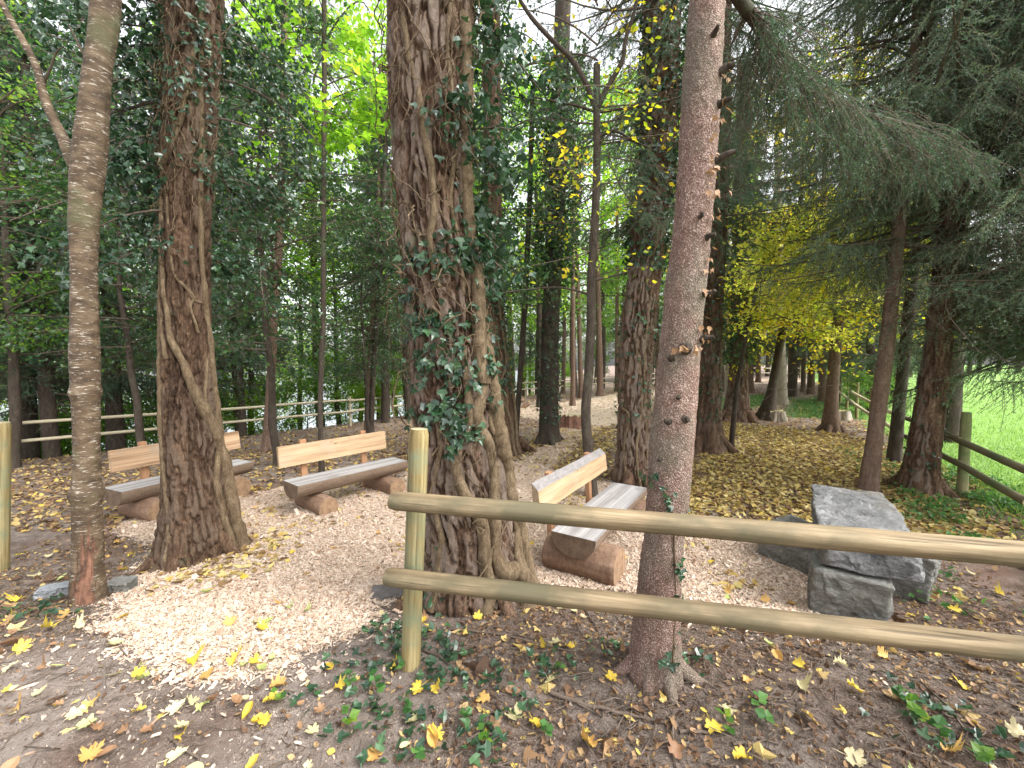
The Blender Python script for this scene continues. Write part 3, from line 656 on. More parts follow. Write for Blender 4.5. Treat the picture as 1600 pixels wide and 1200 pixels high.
# ------------------------------------------------------------------ crowns
def branchset(starts, dirs, L, sag, K=7, curl=0.0):
    t = np.linspace(0, 1, K)[None, :, None]
    P = starts[:, None, :] + dirs[:, None, :] * L[:, None, None] * t + np.array([0, 0, 1.0]) * (sag * L)[:, None, None] * t ** 2
    if curl:
        P = P + (R.normal(size=(len(L), 1, 3)) * (t ** 2) + R.normal(size=(len(L), 1, 3)) * np.sin(t * PI)) * (curl * L)[:, None, None]
    return P
def along(P, idx, t):
    K = P.shape[1]; f = t * (K - 1); i = np.minimum(f.astype(int), K - 2); f = (f - i)[:, None]
    a = P[idx, i]; b = P[idx, i + 1]; return a + (b - a) * f, nrm(b - a)
DT = np.array([[0, 0, 0], [.36, .42, .06], [0, 1, .0], [-.36, .42, .06]]); DF = np.array([[0, 1, 2], [0, 2, 3]])
def crown_broad(zlo, zhi, rad, nlimb, nsub, nleaf, size, axis=None, elev=.35, sag=-.15, flat=.35, jit=.12, az=None, r0=.02, tmpl=None, lo_shape=.6, twr=1.0):
    """returns parts list: leaves, twigs. axis(z)->(x,y)"""
    axis = axis or (lambda z: np.zeros((len(z), 2)))
    z = np.sort(R.uniform(zlo, zhi, nlimb)); a = (R.random(nlimb) * 2 * PI) if az is None else R.uniform(az[0], az[1], nlimb)
    prof = rad * (lo_shape + (1 - lo_shape) * np.sin(np.clip((z - zlo) / (zhi - zlo), 0, 1) * PI)) * R.uniform(.55, 1.15, nlimb)
    e = elev + R.normal(size=nlimb) * .2
    d = np.stack([np.sin(a) * np.cos(e), -np.cos(a) * np.cos(e), np.sin(e)], -1)
    s = np.column_stack([axis(z), z])
    B = branchset(s, d, prof, np.full(nlimb, sag), 8, .08)
    idx = np.repeat(np.arange(nlimb), nsub); n2 = len(idx); t = R.uniform(.22, 1, n2)
    p, tg = along(B, idx, t)
    sd = nrm(tg * .7 + R.normal(size=(n2, 3)) * np.array([.8, .8, .35]))
    L2 = prof[idx] * .38 * (1.25 - t) * R.uniform(.6, 1.3, n2) + .12
    B2 = branchset(p, sd, L2, np.full(n2, sag), 5, .1)
    i3 = np.repeat(np.arange(n2), nleaf); n3 = len(i3); t3 = R.random(n3) ** .8
    p3, tg3 = along(B2, i3, t3); p3 = p3 + R.normal(size=(n3, 3)) * jit * .5
    nr = nrm(np.array([0, 0, 1.0]) + R.normal(size=(n3, 3)) * (flat * 1.6)); ld = tg3 + R.normal(size=(n3, 3)) * .7 + np.array([0, 0, -.25])
    clump = np.repeat(R.random(n2), nleaf); rn = np.clip(.55 * clump + .45 * R.random(n3), 0, 1)
    if tmpl is None: tmpl = (DT, DF)
    V, F, q = scatter(tmpl[0], tmpl[1], p3, frames(ld, nr), size * R.uniform(.55, 1.3, n3), rn)
    k1 = np.linspace(1, .18, 8)[None] * (r0 * twr) * (prof / rad)[:, None] + .002; k2 = np.linspace(1, .4, 5)[None] * (.0035 * twr) * np.ones((n2, 1))
    tv, tf = tubes(B, k1, 5); tv2, tf2 = tubes(B2, k2, 3)
    return [(V, F, 0, q), (tv, tf, 1), (tv2, tf2, 1)]
NT = np.array([[-.5, 0, 0], [.5, 0, 0], [0, 1, 0]]); NF = np.array([[0, 1, 2]])
def needles_on(B2, L2, npt, nl, nw, brown=.0):
    n2 = len(L2); i3 = np.repeat(np.arange(n2), npt * 2); n3 = len(i3)
    t3 = (np.tile(np.repeat(np.arange(npt), 2), n2) + R.random(n3)) / npt; t3 = .04 + .96 * np.clip(t3, 0, 1)
    p3, tg = along(B2, i3, t3); side = nrm(np.cross(tg, rdir(n3)))
    d = nrm(tg * .75 + side); up = np.cross(d, rdir(n3))
    rn = np.clip(.5 * np.repeat(R.random(n2), npt * 2) + .45 * R.random(n3), 0, .8); dead = np.repeat(R.random(n2) < brown, npt * 2); rn = np.where(dead, 1, rn)
    s = np.stack([np.full(n3, nw), nl * R.uniform(.6, 1.2, n3), np.ones(n3)], -1)
    V, F, q = scatter(NT, NF, p3, frames(d, up), s, rn); return V, F, q
def crown_spruce(zlo, zhi, rlo, rhi, nb, nsub, npt, nl, nw, axis=None, az=None, hang=.8, brown=.1, elev=-.05, r0=.022, sublen=.34, pw=1.0):
    axis = axis or (lambda z: np.zeros((len(z), 2)))
    z = np.sort(zlo + (zhi - zlo) * R.random(nb) ** pw); a = (R.random(nb) * 2 * PI) if az is None else R.uniform(az[0], az[1], nb)
    k = (z - zlo) / (zhi - zlo); L = (rlo + (rhi - rlo) * k) * R.uniform(.65, 1.15, nb)
    e = elev + R.normal(size=nb) * .14
    d = np.stack([np.sin(a) * np.cos(e), -np.cos(a) * np.cos(e), np.sin(e)], -1); s = np.column_stack([axis(z), z])
    B = branchset(s, d, L, np.full(nb, -.16), 9, .05); B[:, :, 2] += (np.linspace(0, 1, 9) ** 4 * .12)[None] * L[:, None]
    idx = np.repeat(np.arange(nb), nsub); n2 = len(idx); t = R.uniform(.12, 1, n2); p, tg = along(B, idx, t)
    lat = nrm(np.cross(tg, np.array([0, 0, 1.0]))) * np.where(R.random(n2) < .5, 1, -1)[:, None]
    sd = nrm(tg * .55 + lat * R.uniform(.3, 1.0, n2)[:, None] + np.array([0, 0, -1.0]) * (hang * R.uniform(.1, 1.1, n2))[:, None])
    L2 = sublen * (1.25 - .7 * t) * R.uniform(.5, 1.4, n2) * np.clip(L[idx] / 1.6, .5, 1.5)
    B2 = branchset(p, sd, L2, -hang * .5 * R.uniform(.3, 1.2, n2), 6, .05)
    V, F, q = needles_on(B2, L2, npt, nl, nw, brown)
    tv, tf = tubes(B, np.linspace(1, .15, 9)[None] * r0 * (L / max(rlo, rhi))[:, None] + .002, 5); tv2, tf2 = tubes(B2, np.full((n2, 6), .0022), 3)
    return [(V, F, 0, q), (tv, tf, 1), (tv2, tf2, 1)]
def dead_sticks(T, zlo, zhi, n, L, r=.006):
    z = R.uniform(zlo, zhi, n); a = R.random(n) * 2 * PI; s = T.surf(z, a, -.02)
    d = nrm(np.stack([np.sin(a), -np.cos(a), R.normal(size=n) * .25 - .05], -1)); Ls = L * R.uniform(.3, 1.2, n)
    B = branchset(s, d, Ls, np.full(n, -.12), 8, .10)
    i2 = np.repeat(np.arange(n), 4); p, tg = along(B, i2, R.uniform(.3, 1, len(i2))); sd = nrm(tg + R.normal(size=(len(i2), 3)) * .7)
    B2 = branchset(p, sd, Ls[i2] * .35, np.full(len(i2), -.1), 5, .12)
    a1 = tubes(B, np.linspace(1, .3, 8)[None] * r * np.ones((n, 1)), 4); a2 = tubes(B2, np.linspace(.5, .2, 5)[None] * r * np.ones((len(i2), 1)), 3)
    return [(a1[0], a1[1], 0), (a2[0], a2[1], 0)]
def addc(name, parts, mats, parent): 
    return mk(name, parts, mats, parent, loc=parent.location)
def axisof(T): return lambda z: np.stack(T.at(z)[:2], -1)
# =================================================================== THE TREES
def tree_root(name, T, label, cat='tree', group=None): return root(name, T.base, label, cat, group)

# --- cherry at the left edge, forked
T1 = Trunk((137, 940), [(137, 930, 62), (136, 800, 52), (134, 600, 50), (131, 450, 50), (132, 330, 54), (140, 245, 66), (148, 150, 50), (158, 70, 48), (166, 0, 50), (170, -150, 46)], 6.5, .22)
V, F, TH, h = trunk_mesh(T1, 5.0, .012, 110, 'cherry', 3.1)
wound = (sst(.62, .42, np.abs((TH - .62 + PI) % (2 * PI) - PI) + 1.9 * (fbm(np.cos(TH) * 7, np.sin(TH) * 7, h * 7, 4) - .47)) * sst(.60, .40, h + .7 * (fbm(np.cos(TH) * 6, np.sin(TH) * 6, h * 2, 3) - .44))).ravel()
r = tree_root('cherry_tree', T1, 'forked tree with pale bark dashes and a rusty torn wound at its foot')
d_ = np.column_stack([np.sin(TH.ravel()), -np.cos(TH.ravel()), np.zeros(TH.size)])
V = V - d_ * (.016 * wound * (1 + 2.0 * (fbm(TH * 5, h * 10, 1, 3).ravel() - .44)))[:, None]
mk('trunk', [(V, F, 0)], [MB_cherry], r, True, T1.base, {'wound': wound})
def limb(pts, Z, Z2, n=50, rough=.15, ext=None):
    """curved limb through (px,py,width)"""
    k = len(pts); P = []; rd = []
    for i, (px, py, w) in enumerate(pts):
        zz = Z + (Z2 - Z) * i / (k - 1); P.append(W(px, py, zz)); rd.append(w / 2 / FPX * zz * math.cos(math.atan((px - 800) / FPX)))
    Q = catmull(np.column_stack([np.array(P), rd]), n); return Q[:, :3], Q[:, 3]
P, rd = limb([(120, 262, 30), (98, 215, 22), (72, 160, 17), (55, 100, 15), (22, 40, 13), (-10, -20, 12), (-60, -120, 10)], T1.Z, T1.Z - .1)
mk('limb', [(*tubeone(P, rd, 16, .18, 16), 0)], [MB_cherry], r, True, T1.base, {'wound': np.zeros(50 * 16)})
P, rd = limb([(66, 134, 6), (78, 108, 5), (88, 82, 3), (100, 72, 2)], T1.Z, T1.Z - .1, 20)
P2, rd2 = limb([(140, 100, 8), (128, 80, 6), (118, 60, 4), (108, 40, 3)], T1.Z, T1.Z - .1, 20)
mk('twig', [(*tubeone(P, rd, 7, .2), 0), (*tubeone(P2, rd2, 7, .2), 0)], [MB_twig], r, True, T1.base)

# --- vine-wrapped pine, left middle
T2 = Trunk((312, 868), [(312, 850, 112), (308, 780, 100), (300, 700, 92), (293, 600, 84), (290, 500, 80), (290, 400, 76), (292, 300, 76), (296, 200, 80), (300, 100, 82), (304, 0, 86), (306, -150, 84)], 12, .30)
r = tree_root('pine_tree', T2, 'brown trunk wrapped in pale rope-like ivy stems in front of the left bench')
V, F, TH, h = trunk_mesh(T2, 5.9, .013, 230, 'pine', 8.2, .016)
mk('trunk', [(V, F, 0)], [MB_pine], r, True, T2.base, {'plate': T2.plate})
[mk('root', [(*q, 0)], [MB_pine], r, True, T2.base) for q in roots(T2, 6, .35, .05, 2)]
for i, pts in enumerate([
    [(375, 862, 30), (352, 800, 30), (340, 730, 26), (325, 670, 24), (305, 620, 18), (290, 575, 15), (272, 530, 12), (266, 480, 10), (262, 400, 10), (258, 330, 9), (262, 250, 9), (276, 190, 8), (280, 100, 7), (288, 0, 6)],
    [(358, 850, 22), (345, 770, 20), (338, 700, 18), (332, 620, 16), (328, 540, 12), (322, 440, 11), (322, 330, 10), (328, 220, 10), (332, 120, 9), (336, 0, 8)],
    [(262, 262, 8), (282, 235, 10), (296, 200, 10), (306, 160, 10), (318, 100, 9), (330, 40, 8)],
    [(255, 830, 10), (249, 700, 12), (247, 590, 11), (250, 520, 9), (254, 440, 8), (250, 380, 7), (256, 300, 6)],
    [(312, 520, 5), (302, 480, 5), (306, 462, 6), (280, 430, 5), (275, 380, 5), (274, 300, 5), (268, 270, 4)],
    [(322, 470, 5), (308, 468, 5), (296, 450, 5), (284, 432, 4)],
    [(262, 560, 10), (258, 500, 9), (250, 440, 7), (252, 350, 6), (248, 250, 6), (256, 150, 5), (262, 40, 5)],
    [(345, 840, 14), (330, 760, 13), (334, 690, 12), (318, 640, 9), (322, 560, 7)]]):
    mk('ivy_stem', [(*vine(T2, pts, .22, None, .3, .012, 3.3 * i), 0)], [MB_vine], r, True, T2.base)
# small tangle near the top and hanging leaves
def tangle(T, n, zlo, zhi, r0=.003, reach=.3, thr=(-1.5, 1.5)):
    z = R.uniform(zlo, zhi, n); th = R.uniform(*thr, n); P = []
    for i in range(n):
        K = 14; dz = np.cumsum(R.normal(size=K) * .02 + R.choice([-1, 1]) * R.uniform(.005, .05)); dt = np.cumsum(R.normal(size=K) * .05 + R.normal() * .06)
        P.append(T.surf(z[i] + dz, th[i] + dt, .012 + np.abs(np.cumsum(R.normal(size=K) * .008)) * (1 + 2 * R.random())))
    P = np.array(P); rr = r0 * R.uniform(.5, 1.8, n)[:, None] * np.ones((1, 14)); return tubes(P, rr, 4)
z_ = T2.zof(150, 300)
mk('ivy_tangle', [(*tangle(T2, 170, z_ - 1.0, z_ + 1.2, .0032), 0)], [MB_vine], r, True, T2.base)
V1 = ivy_on(T2, [(262, 210, 16, 120, 2), (300, 100, 50, 110, 3), (335, 80, 20, 110, 3), (262, 40, 20, 60, 2), (330, 250, 14, 60, .8), (250, 350, 8, 80, .6)], 430, .055, .07)
mk('ivy_leaves', [(V1[0], V1[1], 0, V1[2])], [ML_ivy], r, False, T2.base)
c = crown_broad(2.6, 6.0, 1.1, 44, 8, 24, .058, axisof(T2), .1, -.5, .8, .14, (1.9, 5.5), .012, (IV, IF))
mk('ivy_foliage', [(p[0], p[1], p[2], p[3] if len(p) > 3 else None) for p in c], [ML_ivy, MB_twig], r, False, T2.base)

# --- the great ivy-rooted tree in the centre
T3 = Trunk((740, 935), [(742, 915, 168), (738, 850, 158), (728, 780, 146), (718, 700, 140), (710, 600, 136), (700, 500, 126), (690, 420, 114), (680, 350, 112), (676, 280, 116), (675, 200, 120), (674, 100, 122), (674, 0, 126), (672, -150, 122)], 12, .16)
r = tree_root('ivy_covered_tree', T3, 'massive furrowed trunk with thick twisted ivy stems at its foot, behind the round fence post')
V, F, TH, h = trunk_mesh(T3, 4.9, .011, 300, 'pine', 1.7, .020)
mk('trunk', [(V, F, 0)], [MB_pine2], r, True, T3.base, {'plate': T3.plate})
[mk('root', [(*q, 0)], [MB_pine2], r, True, T3.base) for q in roots(T3, 5, .4, .05, 2)]
for i, (pts, ro) in enumerate([
    ([(806, 985, 34), (815, 930, 34), (800, 895, 30), (775, 880, 26), (765, 840, 22), (766, 790, 24), (764, 740, 20), (758, 700, 18), (745, 670, 20), (742, 640, 22), (750, 600, 16), (752, 540, 14), (742, 480, 12), (735, 400, 12), (730, 300, 10)], .3),
    ([(735, 985, 20), (752, 950, 22), (760, 900, 20), (752, 860, 22), (748, 810, 22), (730, 775, 20), (714, 740, 17), (712, 710, 14), (725, 680, 12), (732, 650, 14), (728, 600, 12), (722, 540, 10)], .3),
    ([(822, 905, 26), (805, 840, 26), (792, 790, 26), (786, 740, 26), (776, 700, 30), (768, 650, 28), (764, 600, 22), (756, 540, 18), (748, 470, 16), (744, 380, 14)], .35),
    ([(688, 905, 14), (692, 860, 14), (694, 830, 12), (686, 800, 12), (680, 770, 12), (690, 700, 9), (684, 640, 8)], .3),
    ([(640, 20, 9), (650, 90, 10), (662, 150, 11), (668, 210, 12), (678, 270, 12), (682, 330, 11), (676, 390, 10), (690, 450, 8)], .2),
    ([(724, 0, 22), (726, 120, 24), (724, 240, 24), (728, 330, 24), (738, 420, 24), (742, 520, 24), (750, 600, 22)], .4),
    ([(706, 0, 8), (700, 60, 8), (706, 130, 7), (712, 210, 7), (704, 300, 7), (716, 380, 6), (722, 460, 8)], .2),
    ([(775, 700, 9), (760, 660, 9), (770, 620, 8), (782, 690, 8), (790, 760, 10), (800, 830, 12), (812, 900, 12)], .3),
    ([(800, 870, 13), (802, 820, 12), (790, 780, 12), (797, 730, 10), (786, 680, 9)], .3),
    ([(762, 650, 5), (750, 690, 5), (768, 730, 5), (790, 742, 4), (796, 770, 4)], .2),
    ([(632, 340, 5), (660, 365, 5), (700, 380, 5), (742, 430, 4)], .2),
    ([(636, 430, 4), (668, 470, 5), (700, 500, 5), (736, 540, 4)], .2)]):
    mk('ivy_stem', [(*vine(T3, pts, ro, None, .35, .014, 5.1 * i), 0)], [MB_vine], r, True, T3.base)
zt = T3.zof(300, 680)
mk('ivy_tangle', [(*tangle(T3, 210, T3.base[2] + .4, 5.0, .0028), 0)], [MB_vine], r, True, T3.base)
V1 = ivy_on(T3, [(665, 395, 34, 22, 2.2), (720, 400, 26, 22, 1.6), (690, 420, 34, 12, 1), (652, 510, 22, 24, 1.6), (690, 500, 36, 20, 2.2), (665, 560, 22, 30, 1.4), (702, 555, 22, 34, 1.6), (725, 590, 24, 30, 2),
                     (700, 640, 30, 22, 2.4), (722, 665, 22, 18, 2), (712, 690, 10, 14, .7), (660, 650, 18, 14, .7), (660, 600, 16, 30, .8), (755, 560, 16, 50, 1.8), (764, 620, 14, 30, 1.4), (745, 500, 20, 50, 1.0), (680, 840, 12, 50, .5), (672, 930, 24, 24, .8),
                     (650, 460, 20, 20, .8), (730, 300, 14, 60, .6)], 560, .062, .035)
mk('ivy_leaves', [(V1[0], V1[1], 0, V1[2])], [ML_ivy], r, False, T3.base)
c = crown_broad(2.35, 6.0, .75, 16, 8, 16, .06, axisof(T3), .1, -.45, .8, .14, (.9, 2.4), .012, (IV, IF))
mk('ivy_foliage', [(p[0], p[1], p[2], p[3] if len(p) > 3 else None) for p in c], [ML_ivy, MB_twig], r, False, T3.base)

# --- the flaky reddish spruce in front
T4 = Trunk((1024, 1052), [(1022, 1040, 86), (1025, 980, 75), (1030, 900, 70), (1042, 800, 70), (1050, 700, 71), (1058, 600, 70), (1067, 500, 66), (1078, 400, 64), (1087, 300, 63), (1093, 200, 62), (1098, 100, 60), (1106, 0, 58), (1114, -150, 54)], 8, .14)
r = tree_root('spruce_tree', T4, 'slender spruce trunk with pinkish flaky bark rising in front of the third bench')
V, F, TH, h = trunk_mesh(T4, 3.9, .006, 220, 'spruce', 4.4, .011)
mk('trunk', [(V, F, 0)], [MB_spruce], r, True, T4.base)
[mk('root', [(*q, 0)], [MB_spruce], r, True, T4.base) for q in roots(T4, 6, .2, .028, 2)]
stubs = []
for px, py, L, w in [(1128, 105, .05, .018), (1118, 245, .07, .016), (1112, 160, .05, .014), (1098, 372, .04, .012), (1096, 460, .05, .012), (1072, 545, .03, .022), (1094, 530, .05, .014), (1048, 560, .02, .014), (1088, 340, .03, .01), (1046, 660, .012, .014), (1072, 655, .015, .016), (1100, 55, .04, .012), (1060, 620, .02, .01), (1035, 720, .01, .01)]:
    z = T4.zof(py, px); th = float(T4.theta(px, z)); s = T4.surf(np.array(z), np.array(th), -.01); d = np.array([math.sin(th), -math.cos(th), .15])
    t = np.linspace(0, 1, 6)[:, None]; P = s + d * t * (L + .015) + R.normal(size=(6, 3)) * .002
    Vv, Ff = tubeone(P, np.linspace(w * 1.4, w * .6, 6), 9, .4, 60); Vv, cf = ring_cap(Vv, 45, 9); mk('branch_stub', [(Vv, Ff, 0), (Vv, cf, 0)], [MB_dark], r, True, T4.base)
pa = []
V1 = ivy_on(T4, [(1104, 300, 6, 50, 1), (1100, 420, 6, 40, 1), (1068, 545, 16, 8, 1.4), (1096, 520, 6, 30, 1), (1120, 110, 8, 40, 1), (1100, 250, 4, 60, 1), (1110, 180, 6, 40, 1)], 70, .034, .022)
mk('dead_leaves', [(V1[0], V1[1], 0, V1[2])], [FALL['brown']], r, False, T4.base)
V1 = ivy_on(T4, [(1022, 750, 12, 14, 1), (1048, 770, 10, 20, .6), (1070, 800, 14, 6, .8), (1062, 880, 6, 22, 1), (1060, 930, 6, 20, .8), (1062, 980, 8, 20, .6), (1054, 1020, 16, 10, .6)], 62, .036, .02)
mk('ivy_leaves', [(V1[0], V1[1], 0, V1[2])], [ML_ivy], r, False, T4.base)
mk('ivy_stem', [(*vine(T4, [(1060, 1040, 4), (1062, 950, 4), (1060, 880, 3), (1056, 800, 3), (1038, 760, 2)], .2, 50, .3, .004), 0)], [MB_vine], r, True, T4.base)
# long limb sweeping right with drooping sprays
P, rd = limb([(1118, -95, 16), (1150, -10, 20), (1180, 30, 21), (1205, 72, 21), (1240, 105, 18), (1285, 140, 15), (1335, 172, 13), (1395, 190, 10), (1450, 205, 8), (1520, 240, 5)], T4.Z, 3.5, 90)
mk('limb', [(*tubeone(P, rd, 12, .22, 18), 0)], [MB_dark], r, True, T4.base)
n2 = 320; t = R.uniform(.16, 1, n2); p_, tg = along(P[None], np.zeros(n2, int), t); lat = nrm(np.cross(tg, np.array([0, 0, 1.0]))) * np.where(R.random(n2) < .5, 1, -1)[:, None]
sd = nrm(lat * R.uniform(.1, .8, n2)[:, None] + tg * .4 + np.array([0, 0, -1.0]) * R.uniform(.1, .8, n2)[:, None]); L2 = R.uniform(.15, .55, n2) * (1.1 - .4 * t); sel = R.random(n2) < .9
B2 = branchset(p_, sd, L2, np.full(n2, -.5), 7, .08); i3 = np.repeat(np.arange(n2), 7); p3, tg3 = along(B2, i3, R.uniform(.1, 1, len(i3)))
sd3 = nrm(tg3 * .6 + R.normal(size=p3.shape) * .5 + np.array([0, 0, -.6])); L3 = R.uniform(.06, .2, len(i3)); B3 = branchset(p3, sd3, L3, np.full(len(i3), -.4), 5, .05)
live = R.random(len(i3)) < .75
a_ = needles_on(B3[live], L3[live], 15, .022, .0042, .12)
mk('bough', [(a_[0], a_[1], 0, a_[2]), (*tubes(B2, np.linspace(1, .3, 7)[None] * .0035 * np.ones((n2, 1)), 4), 1), (*tubes(B3, np.full((len(i3), 5), .0011), 3), 1)], [ML_spruce, MB_twig], r, False, T4.base)

# --- slender forked tree behind the third bench
T5 = Trunk((925, 778), [(925, 770, 20), (919, 700, 17), (914, 650, 16), (920, 580, 15), (924, 500, 15), (923, 440, 14), (930, 340, 13), (933, 250, 12), (932, 160, 11)], G(925, 778)[1] * 0 + W(932, 160, G(925, 778)[1])[2], .25)
r = tree_root('forked_sapling', T5, 'thin dark curving trunk forking in a Y against the sky, behind the third bench')
V, F, TH, h = trunk_mesh(T5, 5.6, .04, 24, 'x', 2.2, .004)
mk('trunk', [(V, F, 0)], [MB_dark], r, True, T5.base)
Zs = T5.Z
for pts in ([(932, 170, 11), (915, 130, 9), (895, 95, 8), (860, 60, 7), (825, 20, 6), (790, -40, 5)], [(932, 170, 11), (950, 135, 8), (972, 95, 7), (978, 60, 6), (992, 15, 5), (1010, -60, 4)], [(934, 175, 5), (985, 168, 4), (1040, 158, 3), (1080, 145, 2)],
            [(934, 215, 4), (960, 205, 4), (1000, 225, 3), (1020, 230, 2)], [(930, 175, 4), (900, 165, 4), (850, 155, 3), (828, 150, 2)], [(921, 460, 4), (880, 450, 3), (830, 452, 3), (700, 470, 1.5)], [(922, 440, 4), (980, 425, 3), (1040, 403, 2)]):
    P, rd = limb(pts, Zs, Zs - .3 + R.random() * .6, 30); mk('branch', [(*tubeone(P, rd, 8, .2, 12), 0)], [MB_dark], r, True, T5.base)
c = crown_broad(4.2, 8.0, 1.6, 20, 5, 5, .08, axisof(T5), .25, -.05, .3, .2, None, .012)
c2 = crown_broad(2.6, 4.4, 1.3, 10, 4, 5, .07, axisof(T5), .1, -.1, .3, .2, None, .008)
mk('crown', c + c2, [ML_yellow, MB_twig], r, False, T5.base)

# --- generic individually placed trunks
def std(name, base, pts, top, label, mat, kind='x', sides=40, zf=None, dz=.05, flare=.3, crown=None, cm=None, sticks=None, cat='tree', group=None, depth=.015, Z=None, root_n=0, lmat=None):
    T = Trunk(base, pts, top, flare, Z); r = root(name, T.base, label, cat, group)
    V, F, TH, h = trunk_mesh(T, min(top, zf or 5.0 + T.Z * .3), dz, sides, kind, R.random() * 9, depth)
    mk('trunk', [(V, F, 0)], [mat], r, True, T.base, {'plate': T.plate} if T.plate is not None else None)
    if root_n: [mk('root', [(*q, 0)], [mat], r, True, T.base) for q in roots(T, root_n, T.q[0][3] * 2.2, T.q[0][3] * .3, 2)]
    if sticks: mk('dead_branches', dead_sticks(T, *sticks), [MB_twig], r, False, T.base)
    if crown: mk('crown', crown(T), [cm or ML_spruce, MB_twig], r, False, T.base)
    return T, r
def ivy_column(T, z0, z1, n, size, thick, name='ivy_leaves', r=None, mat=None):
    z = R.uniform(z0, z1, n); th = R.uniform(-PI, PI, n); k = .4 + .6 * np.clip(2.6 * fbm(np.sin(th) * 1.5, z * 1.3, 4.0, 3) - .7, 0, 1.4)
    P = T.surf(z, th, .02 + thick * k * R.random(n) ** .6); nr = np.stack([np.sin(th), -np.cos(th), np.full(n, .6)], -1) + R.normal(size=(n, 3)) * .5
    V, F, q = scatter(IV, IF, P, frames(np.array([0, 0, -1.0]) + R.normal(size=(n, 3)) * .7, nrm(nr)), size * R.uniform(.5, 1.3, n))
    mk(name, [(V, F, 0, q)], [mat or ML_ivy], r, False, T.base)

T7, r = std('pine_tree', (990, 757), [(990, 745, 56), (990, 690, 50), (990, 600, 52), (998, 500, 54), (1010, 400, 52), (1020, 300, 54), (1030, 200, 56), (1036, 0, 56)], 11, 'tall dark trunk with two thin ivy stems, right behind the third bench', MB_pine2, 'pine', 150, 8.6, .025, .25, depth=.022, root_n=4,
            crown=lambda T: crown_spruce(3.6, 10, 1.6, 2.2, 90, 34, 14, .042, .009, axisof(T), None, .9, .2, -.05), cm=ML_spruce)
for i, pts in enumerate([[(981, 748, 5), (978, 700, 5), (984, 650, 5), (972, 630, 4), (968, 560, 4), (985, 500, 4)], [(1002, 750, 5), (996, 700, 5), (1002, 650, 5), (1000, 590, 4), (990, 520, 4)], [(1016, 740, 4), (1010, 660, 5), (1006, 560, 4), (1014, 450, 4)]]):
    mk('ivy_stem', [(*vine(T7, pts, .2, 60, .4, .01, i * 2.0, 6), 0)], [MB_vine], r, True, T7.base)
ivy_column(T7, 3.0, 8.5, 3000, .07, .12, r=r); ivy_column(T7, .6, 3.0, 260, .06, .06, r=r)
mk('ivy_tangle', [(*tangle(T7, 90, 1.5, 6, .004), 0)], [MB_vine], r, True, T7.base)

T8, r = std('dark_tree', (1100, 702), [(1100, 690, 50), (1104, 600, 42), (1108, 500, 42), (1114, 400, 40), (1120, 250, 40), (1122, 0, 40)], 12, 'dark furrowed trunk just right of the pinkish spruce, yellow leaves beneath it', MB_pine, 'pine', 90, 9, .04, .5, depth=.02, root_n=5,
            crown=lambda T: crown_spruce(4.2, 11, 1.8, 2.4, 90, 28, 11, .06, .013, axisof(T), None, .9, .2))
ivy_column(T8, .4, 5.0, 900, .06, .06, r=r)
T9, r = std('ivy_column_tree', (858, 692), [(858, 680, 32), (858, 600, 29), (860, 500, 28), (866, 400, 28), (872, 250, 28), (876, 100, 26), (880, 0, 24)], 11, 'straight dark trunk bare below and thickly leaved with ivy above, beside the cut stump', MB_dark, 'x', 60, 8, .05, .3, depth=.02, root_n=4)
ivy_column(T9, 3.4, 8.6, 7000, .075, .55, r=r, mat=ML_dark); ivy_column(T9, .2, 3.4, 900, .06, .10, r=r)
T10, r = std('vine_clad_tree', (790, 706), [(790, 695, 42), (784, 620, 36), (776, 540, 30), (772, 460, 28), (770, 300, 28), (768, 100, 28)], 11, 'leaning dark trunk with pale vines looped at its foot, just behind the massive centre tree', MB_pine, 'x', 70, 8, .04, .5, depth=.03, root_n=5)
for i, pts in enumerate([[(802, 700, 6), (798, 660, 6), (786, 625, 5), (782, 600, 5), (790, 560, 4), (780, 480, 4), (776, 380, 4)], [(806, 690, 7), (806, 640, 6), (800, 590, 5), (790, 530, 5), (782, 460, 5), (776, 330, 5)], [(776, 700, 5), (778, 650, 5), (770, 600, 4), (768, 500, 4)]]):
    mk('ivy_stem', [(*vine(T10, pts, .2, 60, .4, .012, i * 3.0, 6), 0)], [MB_vine], r, True, T10.base)
ivy_column(T10, 1.0, 4.0, 1500, .06, .14, r=r)
c = crown_broad(3.0, 9.5, 1.7, 56, 8, 15, .075, axisof(T10), .15, -.3, .6, .2, None, .02, (IV, IF)); mk('ivy_foliage', c, [ML_dark, MB_twig], r, False, T10.base)
std('slim_dark_tree', (806, 690), [(806, 680, 9), (812, 600, 9), (820, 480, 9), (828, 300, 8)], 8, 'pencil-thin dark trunk leaning right beside the vine-looped trunk', MB_dark, 'x', 16, 6, .15, .2, sticks=(2.5, 7, 16, 1.0))

